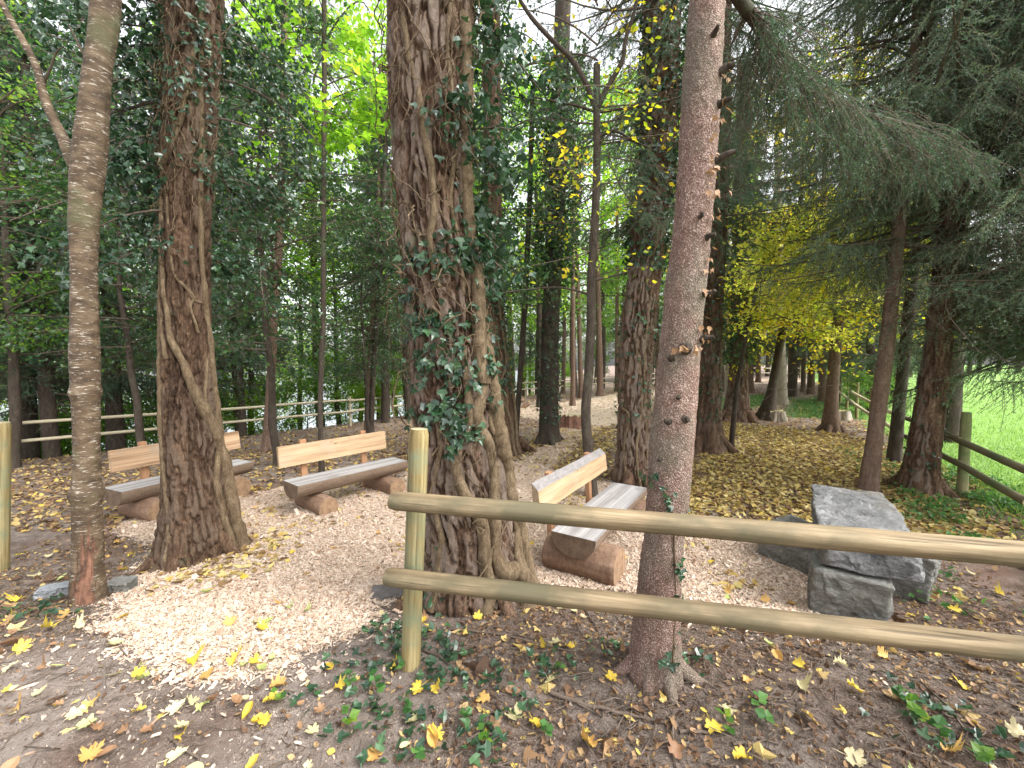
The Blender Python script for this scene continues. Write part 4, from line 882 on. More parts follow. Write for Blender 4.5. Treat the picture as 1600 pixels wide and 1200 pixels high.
std('slim_red_pine', (419, 705), [(419, 695, 20), (422, 620, 15), (428, 500, 13), (435, 400, 13), (441, 240, 12), (444, 100, 11)], 11, 'slim reddish-brown trunk between the two left benches', MB_red, 'x', 40, 8, .06, .35, root_n=4, sticks=(2.4, 7, 26, 1.2),
    crown=lambda T: crown_spruce(4.6, 10.5, 1.9, 1.2, 80, 22, 10, .06, .014, axisof(T), None, .9, .1))
std('slim_red_pine', (573, 680), [(573, 670, 9), (578, 560, 8), (586, 440, 8), (592, 300, 7)], 10, 'left of two thin trunks rising close together behind the second bench', MB_red, 'x', 16, 7, .15, .3, sticks=(2, 8, 24, 1.1), crown=lambda T: crown_spruce(4.5, 9.5, 1.3, .8, 60, 18, 9, .07, .016, axisof(T)))
std('slim_dark_tree', (580, 680), [(580, 670, 9), (584, 560, 8), (594, 440, 8), (600, 300, 7)], 10, 'right, darker one of two thin trunks rising close together behind the second bench', MB_dark, 'x', 16, 7, .15, .3, sticks=(2, 8, 24, 1.1), crown=lambda T: crown_spruce(3.6, 9.5, 1.3, .8, 70, 18, 9, .07, .016, axisof(T)))
Tm, r = std('maple_sapling', (443, 655), [(440, 645, 10), (450, 610, 9), (466, 560, 9), (482, 520, 8), (484, 490, 7), (470, 400, 6), (462, 300, 6)], 6.2, 'crooked pale sapling bending right in front of the far fence rails', MB_pale, 'x', 14, 6, .12, .3)
c = crown_broad(4.2, 6.6, 1.6, 26, 6, 9, .15, lambda z: np.stack([np.full(len(z), W(500, 60, Tm.Z - 2.5)[0]), np.full(len(z), Tm.Z - 2.5)], -1), .1, -.1, .35, .2, None, .01, (IV, IF))
T11, r11 = std('lime_tree', (500, 640), [(500, 630, 9), (505, 500, 9), (506, 300, 8), (507, 100, 8)], 8, 'thin lime stem carrying large bright green leaves at the top left', MB_dark, 'x', 14, 6, .15, .3, Z=6.9)
c = crown_broad(4.9, 7.6, 1.5, 26, 6, 9, .13, axisof(T11), .1, -.1, .35, .2, None, .01, (IV, IF)); mk('crown', c, [ML_bright, MB_twig], r11, False, T11.base)

# right side
std('spruce_tree', (1357, 768), [(1357, 758, 34), (1365, 700, 29), (1375, 620, 27), (1386, 540, 26), (1396, 440, 25), (1406, 340, 24), (1420, 220, 22), (1432, 60, 20)], 11, 'straight brown spruce trunk directly behind the stone slab', MB_red, 'x', 60, 7, .04, .15, sticks=(2.2, 5, 30, .9, .004),
    crown=lambda T: crown_spruce(3.1, 10, 1.5, 2.0, 110, 36, 13, .040, .009, axisof(T), None, .9, .25), cm=ML_spruceP)
std('dark_tree', (1397, 722), [(1397, 712, 26), (1404, 640, 22), (1413, 560, 22), (1424, 450, 21), (1440, 250, 20)], 10, 'dark trunk between the brown spruce and the thick low-boughed spruce', MB_dark, 'x', 40, 7, .06, .2, sticks=(2, 6, 30, 1.2, .005), crown=lambda T: crown_spruce(4, 9.5, 1.3, 1.8, 80, 24, 10, .06, .013, axisof(T)))
T24, r24 = std('low_boughed_spruce', (1438, 768), [(1438, 755, 66), (1446, 690, 54), (1456, 620, 50), (1466, 550, 46), (1474, 470, 44), (1486, 350, 42), (1500, 200, 40), (1512, 0, 38)], 12, 'thick dark spruce with grey-green boughs hanging over the right fence', MB_pine2, 'pine', 110, 8, .03, .3, depth=.015, root_n=4, sticks=(1.9, 3.6, 70, 2.2, .007))
def multi(*cs):
    return [q for c in cs for q in c]
mk('crown', multi(crown_spruce(3.0, 11, 2.3, 3.0, 165, 62, 17, .036, .0085, axisof(T24), None, 1.0, .15, -.02, .03, .42), crown_spruce(4.5, 8, 2.6, 2.8, 100, 56, 16, .036, .0085, axisof(T24), (-1.1, 1.4), 1.0, .1, .0, .03, .45)), [ML_spruceP, MB_twig], r24, False, T24.base)
mk('low_bough', crown_spruce(2.3, 3.1, 2.0, 2.4, 16, 54, 17, .034, .0075, axisof(T24), (.6, 1.9), .8, .1, -.1, .025, .34), [ML_spruceP, MB_twig], r24, False, T24.base)
ivy_column(T24, -.1, 1.3, 120, .05, .03, r=r24)
class A0: pass
def edge_tree(x, y, label, crown, mat, rad=.2):
    z = gz(x, y); rt = root('spruce', (x, y, z), label, 'tree'); zs = np.linspace(-.3, 11, 12)
    mk('trunk', [(*tubeone(np.column_stack([0 * zs, 0 * zs, zs]), rad * np.linspace(1.1, .4, 12), 14, .1), 0)], [MB_dark], rt, True); mk('crown', crown, [mat, MB_twig], rt)
edge_tree(8.6, 5.2, 'pale green spruce reaching in from beyond the right edge of the view', multi(crown_spruce(1.9, 3.6, 2.6, 3.2, 34, 60, 16, .038, .009, None, (-2.5, -.7), .7, .08, -.12, .03, .42), crown_spruce(2.0, 9, 3.0, 3.4, 120, 60, 16, .038, .009, None, (-2.5, -.5), .9, .08, .0, .03, .42)), ML_spruceP)
edge_tree(10.2, 9.5, 'spruce standing past the right fence behind the low-boughed one', crown_spruce(2.6, 11, 3.2, 3.0, 120, 40, 12, .055, .013, None, None, .9, .08, .0, .03, .42), ML_spruce)

std('leaning_hazel', (1199, 655), [(1199, 645, 26), (1206, 610, 16), (1213, 570, 14), (1222, 520, 13), (1238, 440, 10), (1250, 330, 8)], 8, 'slender dark trunk leaning right under a spread of yellow leaves, beside a pale stump', MB_dark, 'x', 30, 6, .06, .5, root_n=6,
    crown=lambda T: multi(crown_broad(2.6, 6.6, 3.0, 60, 9, 14, .115, axisof(T), .02, -.06, .16, .3, None, .02), crown_broad(2.0, 4.2, 3.4, 26, 10, 14, .115, axisof(T), .0, -.08, .14, .3, (-1.9, 1.9), .02)), cm=ML_yellow)
Th, r = std('lemon_hazel', (1143, 702), [(1143, 690, 9), (1152, 600, 8), (1170, 500, 7), (1195, 400, 6), (1215, 330, 5)], 4.6, 'slender stem with fanned lemon-yellow sprays, right of the dark furrowed trunk', MB_dark, 'x', 16, 5, .1, .3,
    crown=lambda T: multi(crown_broad(2.3, 4.7, 2.3, 28, 9, 12, .095, axisof(T), .04, -.10, .13, .22, (-.9, 3.0), .014), crown_broad(2.9, 4.4, 2.9, 12, 11, 13, .095, axisof(T), .03, -.12, .12, .22, (.4, 2.0), .016)), cm=ML_lemon)
Ty, r = std('yellow_beech', (1300, 674), [(1297, 664, 28), (1300, 620, 21), (1304, 560, 20), (1310, 500, 19), (1316, 440, 18), (1330, 250, 16)], 12, 'brown trunk rising through low yellow leaves at the far edge of the leaf carpet', MB_red, 'x', 40, 7, .06, .4, root_n=4,
    crown=lambda T: multi(crown_broad(2.9, 4.6, 2.5, 26, 9, 12, .11, axisof(T), .0, -.1, .14, .3, None, .02), crown_broad(6, 10, 2.4, 34, 7, 12, .12, axisof(T), .1, -.1, .3, .3, None, .02)), cm=ML_yellow)
T16, r = std('ivy_topped_tree', (1152, 657), [(1152, 645, 40), (1153, 600, 30), (1154, 560, 28), (1156, 480, 28), (1158, 350, 26)], 11, 'stout flared trunk with dark ivy above, left of the leaning dark trunk', MB_pine2, 'pine', 80, 8, .06, .35, depth=.03, root_n=6,
    crown=lambda T: crown_spruce(6, 10.5, 2, 2.2, 70, 22, 9, .08, .018, axisof(T)))
ivy_column(T16, 1.6, 7, 3500, .09, .4, r=r, mat=ML_dark)
far = [((1137, 643), 9, MB_pale, 'thin pale grey trunk left of the flared ivy-topped trunk'), ((1222, 632), 15, MB_pale, 'smooth greenish-grey trunk just right of the leaning dark trunk'),
       ((1285, 627), 12, MB_red, 'pale brown trunk left of the brown trunk with low yellow leaves'), ((1267, 615), 11, MB_red, 'middle one of three narrow brown trunks before the rear fence'),
       ((1255, 612), 7, MB_red, 'narrow orange-brown stick-thin trunk before the rear fence'), ((1235, 606), 7, MB_red, 'thin orange trunk standing at the path edge before the rear fence'),
       ((1173, 614), 9, MB_red, 'slim brown trunk right of the flared ivy-topped trunk, by the path'), ((1332, 634), 12, MB_pale, 'whitish slim trunk near the right fence end'),
       ((1128, 612), 8, MB_red, 'thin brown trunk in the gap right of the dark furrowed trunk'), ((1185, 598), 7, MB_red, 'far slim trunk standing beyond the pale path'),
       ((895, 635), 7, MB_red, 'slim orange-brown trunk beside the path bend'), ((908, 622), 7, MB_red, 'first of two slim trunks close together beyond the path bend'), ((938, 618), 9, MB_red, 'straight reddish trunk between the thin Y-forked tree and the tall dark pine'),
       ((880, 615), 6, MB_red, 'faint slim trunk left of the path bend'), ((800, 600), 9, MB_red, 'pinkish slim trunk beyond the left fence, right of the massive tree'), ((819, 618), 7, MB_red, 'slim trunk in front of the left fence near the log pile'),
       ((964, 612), 6, MB_red, 'slim trunk against the left edge of the tall dark pine'), ((1028, 600), 7, MB_red, 'slim trunk in the gap between tall dark pine and pinkish spruce')]
farT = []
for (b, w, m, lb) in far:
    lean = R.normal() * 6
    T, r = std('slim_pine', b, [(b[0], b[1] - 8, w * 1.2), (b[0] + lean * .3, b[1] - 100, w), (b[0] + lean, b[1] - 300, w * .85)], 13, lb, m, 'x', 16, 5, .25, .4, sticks=(1.6, 8, 50, 1.3, .008), group='slim trunks along the far path', Z=min(G(*b)[1], 34))

# --- shrubs, dark tree masses and background woods: a few kinds, copied
def proto_tree(name, crown, mat, H, rad, bark_m, label, cat, bare=0, group=None):
    r = root(name, (0, 0, 0), label, cat, group)
    zs = np.linspace(-.3, H, 14); wx = np.cumsum(R.normal(size=14) * .03); P = np.column_stack([wx, np.cumsum(R.normal(size=14) * .03), zs])
    mk('trunk', [(*tubeone(P, rad * np.linspace(1.1, .25, 14), 12, .1), 0)], [bark_m], r, True)
    mk('crown', crown, [mat, MB_twig], r)
    return r
protoS = [proto_tree('spruce', multi(crown_spruce(2.2 + .4 * k, 15, 2.6, .35, 190, 24, 8, .11, .028, None, None, .9, .12, -.05, .03, .45), crown_spruce(1.0, 3.0, 1.2, 1.8, 16, 5, 3, .06, .012, None, None, .7, .8)), ML_spruce, 16, .19, MB_dark, 'x', 'tree') for k in range(3)]
protoB = [proto_tree('broadleaf_tree', crown_broad(2.5, 9.5, 2.5, 52, 9, 15, .10, None, .35, -.12, .45, .25, None, .03), m_, 9, .10, MB_dark, 'x', 'tree') for m_ in (ML_mid, ML_bright, ML_dark)]
protoH = [proto_tree('holly_tree', crown_broad(1.9, 7.0, 1.8, 80, 9, 13, .07, None, .15, -.2, .6, .2, None, .015), ML_dark, 6, .06, MB_dark, 'x', 'tree')]
protoU = [proto_tree('bush', crown_broad(.15, 2.4, 1.3, 34, 8, 16, .085, None, .5, -.05, .5, .2, None, .01), m_, 1.6, .03, MB_dark, 'x', 'bush') for m_ in (ML_bright, ML_mid)]
used = set()
def place(proto, x, y, sc_, label, group=None):
    z = gz(x, y); rz = R.random() * 6.28
    if proto.name in used: o = copy_tree(proto, (x, y, z), rz, sc_, label, group)
    else:
        used.add(proto.name); o = proto; o.location = (x, y, z); o.rotation_euler = (0, 0, rz); o.scale = (sc_,) * 3; o['label'] = label
        if group: o['group'] = group
    return o
def pl(proto, px, Y, s, label, group=None): return place(proto, (px - 800) / FPX * Y, Y, s, label, group)
pl(protoH[0], 430, 7.6, 1.15, 'dense dark glossy-leaved tree filling the space right of the vine-wrapped trunk')
pl(protoH[0], 205, 8.5, 1.2, 'dark glossy-leaved tree between the forked trunk and the vine-wrapped trunk')
pl(protoH[0], 575, 11.5, .9, 'dark glossy-leaved tree just left of the massive centre trunk')
pl(protoB[0], 10, 8.6, .95, 'green leafy tree at the far left edge behind the end post')
pl(protoS[0], 75, 9.6, .75, 'spruce with low boughs showing left of the forked tree')
gB = 'green trees beyond the left fence'; gS = 'dark spruces in the wood behind'
for i, (px, Y, k, s) in enumerate([(870, 52, 1, 1.8), (920, 58, 0, 1.8), (965, 50, 0, 1.7), (1010, 52, 1, 1.8), (1060, 56, 0, 1.8), (1120, 60, 1, 1.8), (1180, 62, 0, 1.8), (1240, 64, 1, 1.8), (840, 19, 1, 1.5), (900, 24, 0, 1.9), (985, 27, 1, 2.0), (940, 34, 0, 2.4), (1075, 24, 1, 1.8), (790, 20, 0, 1.7), (710, 18, 1, 1.6), (640, 16, 0, 1.4), (1045, 33, 0, 2.4), (590, 20, 1, 2.0), (500, 18, 1, 1.9), (330, 20, 1, 2.0), (60, 15, 1, 1.2), (180, 13, 0, 1.1), (300, 17, 1, 1.3), (390, 15, 2, 1.1), (470, 22, 1, 1.4), (530, 17, 0, 1.0), (560, 26, 1, 1.5), (620, 24, 0, 1.3), (690, 30, 1, 1.5), (770, 33, 1, 1.3),
                                   (-30, 20, 0, 1.3), (120, 24, 2, 1.6), (250, 26, 0, 1.5), (830, 38, 0, 1.5), (420, 32, 1, 1.7), (870, 45, 1, 1.6), (930, 44, 0, 1.6)]):
    pl(protoB[k], px, Y, s, 'leafy green tree beyond the far left fence', gB)
for i, (px, Y, s) in enumerate([(40, 11.5, 1.0), (178, 11.5, .9), (372, 13.5, .9), (290, 12.5, 1.0), (-90, 9, 1.0), (660, 20, 1.0), (740, 23, 1.0), (600, 15, .8), (840, 30, 1.0)]):
    pl(protoS[i % 3], px, Y, s, 'dark spruce beyond the far left fence', 'spruces beyond the left fence')
for i, (px, Y, s) in enumerate([(1100, 42, 1.2), (1150, 46, 1.2), (1200, 43, 1.2), (1250, 46, 1.2), (1300, 42, 1.1), (1060, 47, 1.3), (1020, 42, 1.1), (980, 48, 1.3), (1350, 48, 1.3), (1175, 52, 1.5), (1280, 54, 1.5), (1090, 55, 1.5), (1225, 60, 1.5), (1330, 60, 1.5), (940, 58, 1.5), (1010, 60, 1.5),
                                (1170, 24, 1.0), (1395, 26, 1.0), (1080, 27, 1.0), (1400, 18, .9), (1480, 60, 1.4), (1560, 66, 1.4), (1620, 62, 1.4), (1420, 62, 1.4), (1530, 58, 1.2), (1450, 50, 1.2), (1515, 52, 1.2), (1590, 55, 1.3), (1655, 56, 1.3), (1700, 50, 1.2), (1390, 22, 1.0), (1440, 24, 1.0), (1240, 21, 1.0), (1340, 23, 1.0), (1300, 28, 1.2), (1120, 32, 1.3), (1420, 40, 1.2), (1380, 36, 1.1)]):
    pl(protoS[i % 3], px, Y, s, 'dark spruce in the wood at the far end of the path', gS)
for i, (px, Y, s, k) in enumerate([(600, 17, 1.0, 0), (540, 19, 1.1, 0), (480, 15.5, 1.0, 1), (630, 21, 1.2, 0), (90, 12.5, 1.0, 1), (20, 12, .9, 1), (240, 13, 1.0, 1), (330, 13, .8, 1), (700, 25, 1.2, 0), (760, 27, 1.2, 0), (840, 33, 1.3, 0), (580, 15.5, .7, 0), (120, 13.5, 1.1, 0), (200, 14.5, 1.1, 1), (290, 14, 1.1, 0), (375, 15, 1.1, 0), (425, 15.5, 1.0, 1), (560, 17.5, 1.1, 0), (650, 23, 1.2, 0), (-20, 12.5, 1.1, 0), (60, 13.5, 1.1, 0), (880, 48, 1.6, 0), (930, 47, 1.6, 1), (985, 46, 1.6, 0), (1035, 48, 1.6, 1), (1090, 48, 1.6, 0), (1150, 49, 1.6, 1), (1210, 50, 1.6, 1), (1270, 50, 1.6, 1)]):
    pl(protoU[k], px, Y, s, 'bright leafy bush glowing behind the left fence rails', 'bushes behind the left fence')
# slim trunks in the left wood and beyond the fence
mkT = proto_tree('slim_tree', dead_sticks(Trunk((800, 640), [(800, 600, 5), (800, 500, 5)], 9, .1, 20.0), .5, 8, 1, .1), MB_twig, 10, .055, MB_dark, 'x', 'tree')
bpy.data.objects.remove(mkT.children[1]); used_first = [True]
for i, (px, Y) in enumerate([(495, 14.5), (505, 15), (520, 15.5), (540, 16), (555, 17.5), (462, 14), (612, 19), (630, 20), (230, 13), (345, 13.5), (650, 19), (760, 27), (742, 24), (905, 36), (920, 38), (950, 34), (975, 36), (1045, 38), (1145, 36), (1210, 37), (1245, 39), (1300, 36), (1315, 38), (1350, 34), (1070, 34)]):
    s = R.uniform(.8, 1.3); x = (px - 800) / FPX * Y; loc = (x, Y, gz(x, Y))
    if i == 0: mkT.location = loc; mkT.scale = (s,) * 3; mkT['label'] = 'thin dark stem in the wood beyond the benches'; mkT['group'] = 'thin stems in the wood'
    else: copy_tree(mkT, loc, R.random() * 6, s, 'thin dark stem in the wood beyond the benches', 'thin stems in the wood')
used.add(mkT.name)
for i, (px, Y, s) in enumerate([(1342, 17, .7), (1362, 15, .75), (1385, 19, .8), (1330, 21, .8), (1352, 24, .9)]):
    place(protoS[i % 3], (px - 800) / FPX * Y, Y, s, 'dark young spruce growing along the right-hand fence line', 'young spruces along the right fence')
for i, (px, Y, s) in enumerate([(1350, 14.5, .55), (1372, 17, .6), (1338, 19, .7), (1322, 23, .8)]):
    place(protoU[1], (px - 800) / FPX * Y, Y, s, 'low green bush at the right-hand fence line', 'bushes along the right fence')
# two stout dark trunks beyond the left fence
std('dark_tree', (42, 712), [(42, 690, 42), (38, 600, 38), (34, 450, 34), (30, 200, 30)], 11, 'thick black trunk at the far left behind the fence rails', MB_dark, 'x', 40, 8, .1, .3, Z=11.0, sticks=(2, 8, 30, 1.6), crown=lambda T: crown_spruce(3.2, 10.5, 2.4, 2.0, 90, 24, 9, .07, .018, axisof(T)))
std('dark_tree', (178, 700), [(178, 680, 28), (177, 600, 26), (176, 450, 24), (176, 250, 22)], 11, 'dark trunk just right of the forked tree, behind the fence', MB_dark, 'x', 40, 8, .1, .3, Z=11.5, sticks=(2, 8, 30, 1.4), crown=lambda T: crown_spruce(4, 10.5, 2.2, 1.8, 70, 22, 9, .07, .018, axisof(T)))

# =================================================================== STUMPS
def stump(name, px, py, wpx, hpx, label, mat, seed):
    b = G(px, py); k = b[1] / FPX; r0 = wpx / 2 * k; H = hpx * k; rt = root(name, b, label, 'tree stump')
    th = np.linspace(0, 2 * PI, 72, endpoint=False); zs = np.linspace(-.08, H, 22); TH, ZZ = np.meshgrid(th, zs)
    lob = 1.5 * (fbm(np.cos(TH) * 2.4 + seed, np.sin(TH) * 2.4, ZZ * .8, 4) - .46)
    rr = r0 * (.72 + .5 * lob + (.28 + 1.0 * lob) * (1 - np.clip(ZZ / H, 0, 1)) ** 1.6) + .03 * (fbm(np.cos(TH) * 9, np.sin(TH) * 9, ZZ * 3, 3) - .44)
    zt = ZZ + (ZZ > H * .5) * .25 * (fbm(np.cos(TH) * 3 + seed, np.sin(TH) * 3, 1, 2) - .37)
    V = np.stack([rr * np.sin(TH), -rr * np.cos(TH), zt], -1).reshape(-1, 3); i = np.arange(21)[:, None]; j = np.arange(72)[None]
    F = np.stack([i * 72 + j, i * 72 + (j + 1) % 72, (i + 1) * 72 + (j + 1) % 72, (i + 1) * 72 + j], -1).reshape(-1, 4)
    mk('bark', [(V, F, 0)], [mat], rt, True); top = V[-72:]; c = top.mean(0); c[2] += .01
    mk('cut_face', [(np.vstack([top + [0, 0, .003], c]), [[72, q, (q + 1) % 72] for q in range(72)], 0)], [E_z], rt, True)
stump('tree_stump', 891, 668, 44, 18, 'low reddish cut stump beside the woodchip path, centre', bark('red_stump_bark', [(.3, (.12, .06, .04)), (.7, (.34, .18, .13))], 12, (1, 1, .3), .02), 1.0)
stump('tree_stump', 1214, 657, 28, 14, 'pale ragged stump at the foot of the leaning dark trunk', MB_pale, 2.0)
stump('tree_stump', 1316, 655, 26, 12, 'weathered pale stump right of the trunk with low yellow leaves', MB_pale, 3.0)
for i, (px, py) in enumerate([(805, 634), (822, 636), (813, 624)]):
    b = G(px, 637); k = b[1] / FPX; x0 = (px - 800) * k; zc = b[2] + .11 + (.2 if i == 2 else 0)
    t = np.linspace(-.5, .5, 8)[:, None]; P = np.array([x0, b[1] + i * .02, zc]) + t * np.array([.25, 1.2, 0]); Vv, Ff = tubeone(P - [x0, b[1], zc], np.full(8, .11), 16, .06); Vv, cf = ring_cap(Vv, 0, 16, True)
    o = root('log', (x0, b[1], zc), ['short cut log at the left of the little pile by the far fence', 'short cut log at the right of the little pile by the far fence', 'short cut log lying on top of the little pile by the far fence'][i], 'log')
    mk('bark', [(Vv[:-1], Ff, 0)], [W_log], o, True); mk('cut_end', [(Vv, cf, 0)], [E_y], o)

# =================================================================== FENCES
def rail_mesh(A, B, d, name, parent, mat, emat, n=60, sides=28, bow=.0, taper=1.0):
    """round rail as local-X cylinder placed by its own matrix"""
    A, B = np.array(A), np.array(B); L = np.linalg.norm(B - A); x = np.linspace(0, L, n)
    th = np.arange(sides) / sides * 2 * PI; XX, TT = np.meshgrid(x, th, indexing='ij')
    sd = R.random() * 20; rr = d / 2 * (1 + (taper - 1) * XX / L) * (1 + .05 * (fbm(XX * 1.8 + sd, np.cos(TT) * .6, np.sin(TT) * .6, 3) - .44)) + .0012 * (fbm(XX * 3, np.cos(TT) * 9, np.sin(TT) * 9, 2) - .37)
    ch = np.clip(np.minimum(XX, L - XX) / .008, 0, 1); rr = rr * (.90 + .10 * ch ** .5)
    wob = .3 * bow * np.sin(XX / L * PI * 1.3) + .006 * (fbm(XX * 1.1, sd, 1, 2) - .37)
    V = np.stack([XX, rr * np.cos(TT), rr * np.sin(TT) + wob], -1).reshape(-1, 3); i = np.arange(n - 1)[:, None]; j = np.arange(sides)[None]
    F = np.stack([i * sides + j, (i + 1) * sides + j, (i + 1) * sides + (j + 1) % sides, i * sides + (j + 1) % sides], -1).reshape(-1, 4)
    nv = len(V); Vc = np.vstack([V, [[0, 0, wob[0, 0]], [L, 0, wob[-1, 0]]]])
    caps = [[nv, j, (j + 1) % sides] for j in range(sides)] + [[nv + 1, nv - sides + (j + 1) % sides, nv - sides + j] for j in range(sides)]
    caps = [[a, c_, b_] for a, b_, c_ in caps]
    o = mk(name, [(Vc, F, 0), (np.vstack([Vc]), caps, 1)], [mat, emat], parent, True)
    xd = nrm(B - A); yd = nrm(np.cross([0, 0, 1.0], xd)); zd = np.cross(xd, yd)
    Mx = Matrix([[*map(float, (xd[k], yd[k], zd[k]))] + [float(A[k])] for k in range(3)] + [[0, 0, 0, 1]])
    if parent is not None: Mx = Matrix.Translation(-Vector(parent.location)) @ Mx
    o.matrix_local = Mx
    return o
def post_mesh(base, top, d, parent, mat, emat, name='post', sides=28, n=50):
    b, t = np.array(base), np.array(top); b = b - [0, 0, .15]; L = np.linalg.norm(t - b)
    z = np.linspace(0, L, n); th = np.arange(sides) / sides * 2 * PI; ZZ, TT = np.meshgrid(z, th, indexing='ij'); sd = R.random() * 20
    rr = d / 2 * (1 + .05 * (fbm(ZZ * 2 + sd, np.cos(TT) * .7, np.sin(TT) * .7, 3) - .44)) * (.86 + .14 * np.clip((L - ZZ) / .012, 0, 1) ** .5) + .0012 * (fbm(ZZ * 3, np.cos(TT) * 9, np.sin(TT) * 9, 2) - .37)
    V = np.stack([rr * np.cos(TT), rr * np.sin(TT), ZZ], -1).reshape(-1, 3); i = np.arange(n - 1)[:, None]; j = np.arange(sides)[None]
    F = np.stack([i * sides + j, i * sides + (j + 1) % sides, (i + 1) * sides + (j + 1) % sides, (i + 1) * sides + j], -1).reshape(-1, 4)
    nv = len(V); V = np.vstack([V, [0, 0, L]]); caps = [[nv, nv - sides + j, nv - sides + (j + 1) % sides] for j in range(sides)]
    o = mk(name, [(V, F, 0), (V, caps, 1)], [mat, emat], parent, True)
    zd = nrm(t - b); xd = nrm(np.cross([0, 1.0, 0], zd)); yd = np.cross(zd, xd)
    Mx = Matrix([[*map(float, (xd[k], yd[k], zd[k]))] + [float(b[k])] for k in range(3)] + [[0, 0, 0, 1]])
    if parent is not None: Mx = Matrix.Translation(-Vector(parent.location)) @ Mx
    o.matrix_local = Mx; return o
# near fence
Zp = 2.03
pb = W(638, 1070, Zp); ptop = W(655, 670, Zp + .02)
fr = root('round_rail_fence', pb, 'near round-rail wooden fence with two rails running right from its end post', 'fence')
post_mesh(pb, ptop, .098, fr, W_post, E_z)
a1 = W(612, 782, 1.93); b1 = W(1600, 866, 1.385); a2 = W(604, 901, 1.93); b2 = W(1600, 1015, 1.40)
e1 = a1 + (b1 - a1) * 1.42; e2 = a2 + (b2 - a2) * 1.42
rail_mesh(a1, e1, .088, 'rail', fr, W_rail, E_xr, 120, 32, -.0)
rail_mesh(a2, e2, .086, 'rail', fr, W_rail, E_xr, 120, 32, -.0)
pe = (a1 + (b1 - a1) * 1.33)[:2] + np.array([.03, .09]); post_mesh([*pe, gz(*pe)], [*pe, 1.32], .098, fr, W_post, E_z)
bolts = []
for (px, py, Z_) in ((641, 797, 1.888), (634, 914, 1.888), (856, 923, 1.79)):
    c_ = W(px, py, Z_); t = np.linspace(0, 1, 3)[:, None]; bolts.append((*tubeone(c_ + t * np.array([0, .02, 0]), np.array([.006, .006, .005]), 10), 0))
mbolt, nt_, b_, o_ = M('screw_metal'); b_.inputs['Base Color'].default_value = (.6, .6, .62, 1); b_.inputs['Metallic'].default_value = .9; b_.inputs['Roughness'].default_value = .35
mk('screw', bolts, [mbolt], fr, True, fr.location)
# end post at left edge
lp = G(-3, 892); Zl = lp[1]
o = root('fence_post', lp, 'lone round post cut off by the left edge of the view', 'post')
post_mesh(lp, W(2, 660, Zl), .125, o, W_post, E_z)
# left / far fence
fp = [(-14.2, 4.6), (-12.6, 6.6), (-10.7, 8.7), (-8.95, 10.5), (-7.2, 12.3), (-5.6, 14.2), (-4.1, 16.2), (-3.0, 18.6), (-1.9, 21.0), (-.6, 23.4), (.9, 25.6), (2.8, 27.8), (4.7, 29.9), (6.6, 32.0), (8.6, 34.2)]
fl = root('rail_fence', (fp[4][0], fp[4][1], gz(*fp[4])), 'long two-rail fence curving behind the left benches along the wood edge', 'fence')
def fence_line(fp, rt, mat, pmat, h1, h2, d, ph=1.05, pd=.09, side=1, outside=.08):
    tops = []
    for i, (x, y) in enumerate(fp):
        z = float(gh(x, y)); j = min(i + 1, len(fp) - 1); k = max(i - 1, 0); t_ = nrm(np.array(fp[j]) - np.array(fp[k])); nn_ = np.array([t_[1], -t_[0]]) * side
        px_, py_ = x - nn_[0] * outside, y - nn_[1] * outside
        post_mesh([px_, py_, z], [px_ + R.normal() * .01, py_, z + ph], pd, rt, pmat, E_z, 'post', 14, 12); tops.append((x, y, z))
    for i in range(len(fp) - 1):
        a, b = np.array(tops[i]), np.array(tops[i + 1]); e = (b - a) * .03
        for h_ in (h1, h2): rail_mesh(a - e + [0, 0, h_ + R.normal() * .012], b + e + [0, 0, h_ + R.normal() * .012], d, 'rail', rt, mat, E_xr, 14, 14, 0)
fence_line(fp, fl, W_oldrail, W_oldrail, .92, .53, .075)
# right fence, meadow side
rp = [(5.1, 4.0), (6.25, 5.7), (7.9, 8.4), (9.6, 11.0), (11.4, 13.6), (13.2, 16.2), (15.0, 18.8), (16.8, 21.4), (18.6, 24.0)]
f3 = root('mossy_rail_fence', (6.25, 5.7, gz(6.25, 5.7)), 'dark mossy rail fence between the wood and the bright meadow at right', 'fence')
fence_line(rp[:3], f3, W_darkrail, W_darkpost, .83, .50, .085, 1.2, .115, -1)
f3b = root('rail_fence', (11.4, 13.6, gz(11.4, 13.6)), 'pale far stretch of the right-hand fence seen between the trunks', 'fence')
fence_line([rp[2]] + rp[3:], f3b, W_oldrail, W_post, .83, .5, .085, 1.2, .1, -1)  # paler grey rail wood than the near stretch
f4 = root('rail_fence', (19.5, 37.5, gz(19.5, 37.5)), 'distant rear fence crossing beyond the pale path', 'fence')
fence_line([(x, 37.5 + .3 * math.sin(x)) for x in np.arange(12.5, 28.6, 2.0)], f4, W_oldrail, W_post, .95, .5, .085, 1.2, .1, -1)

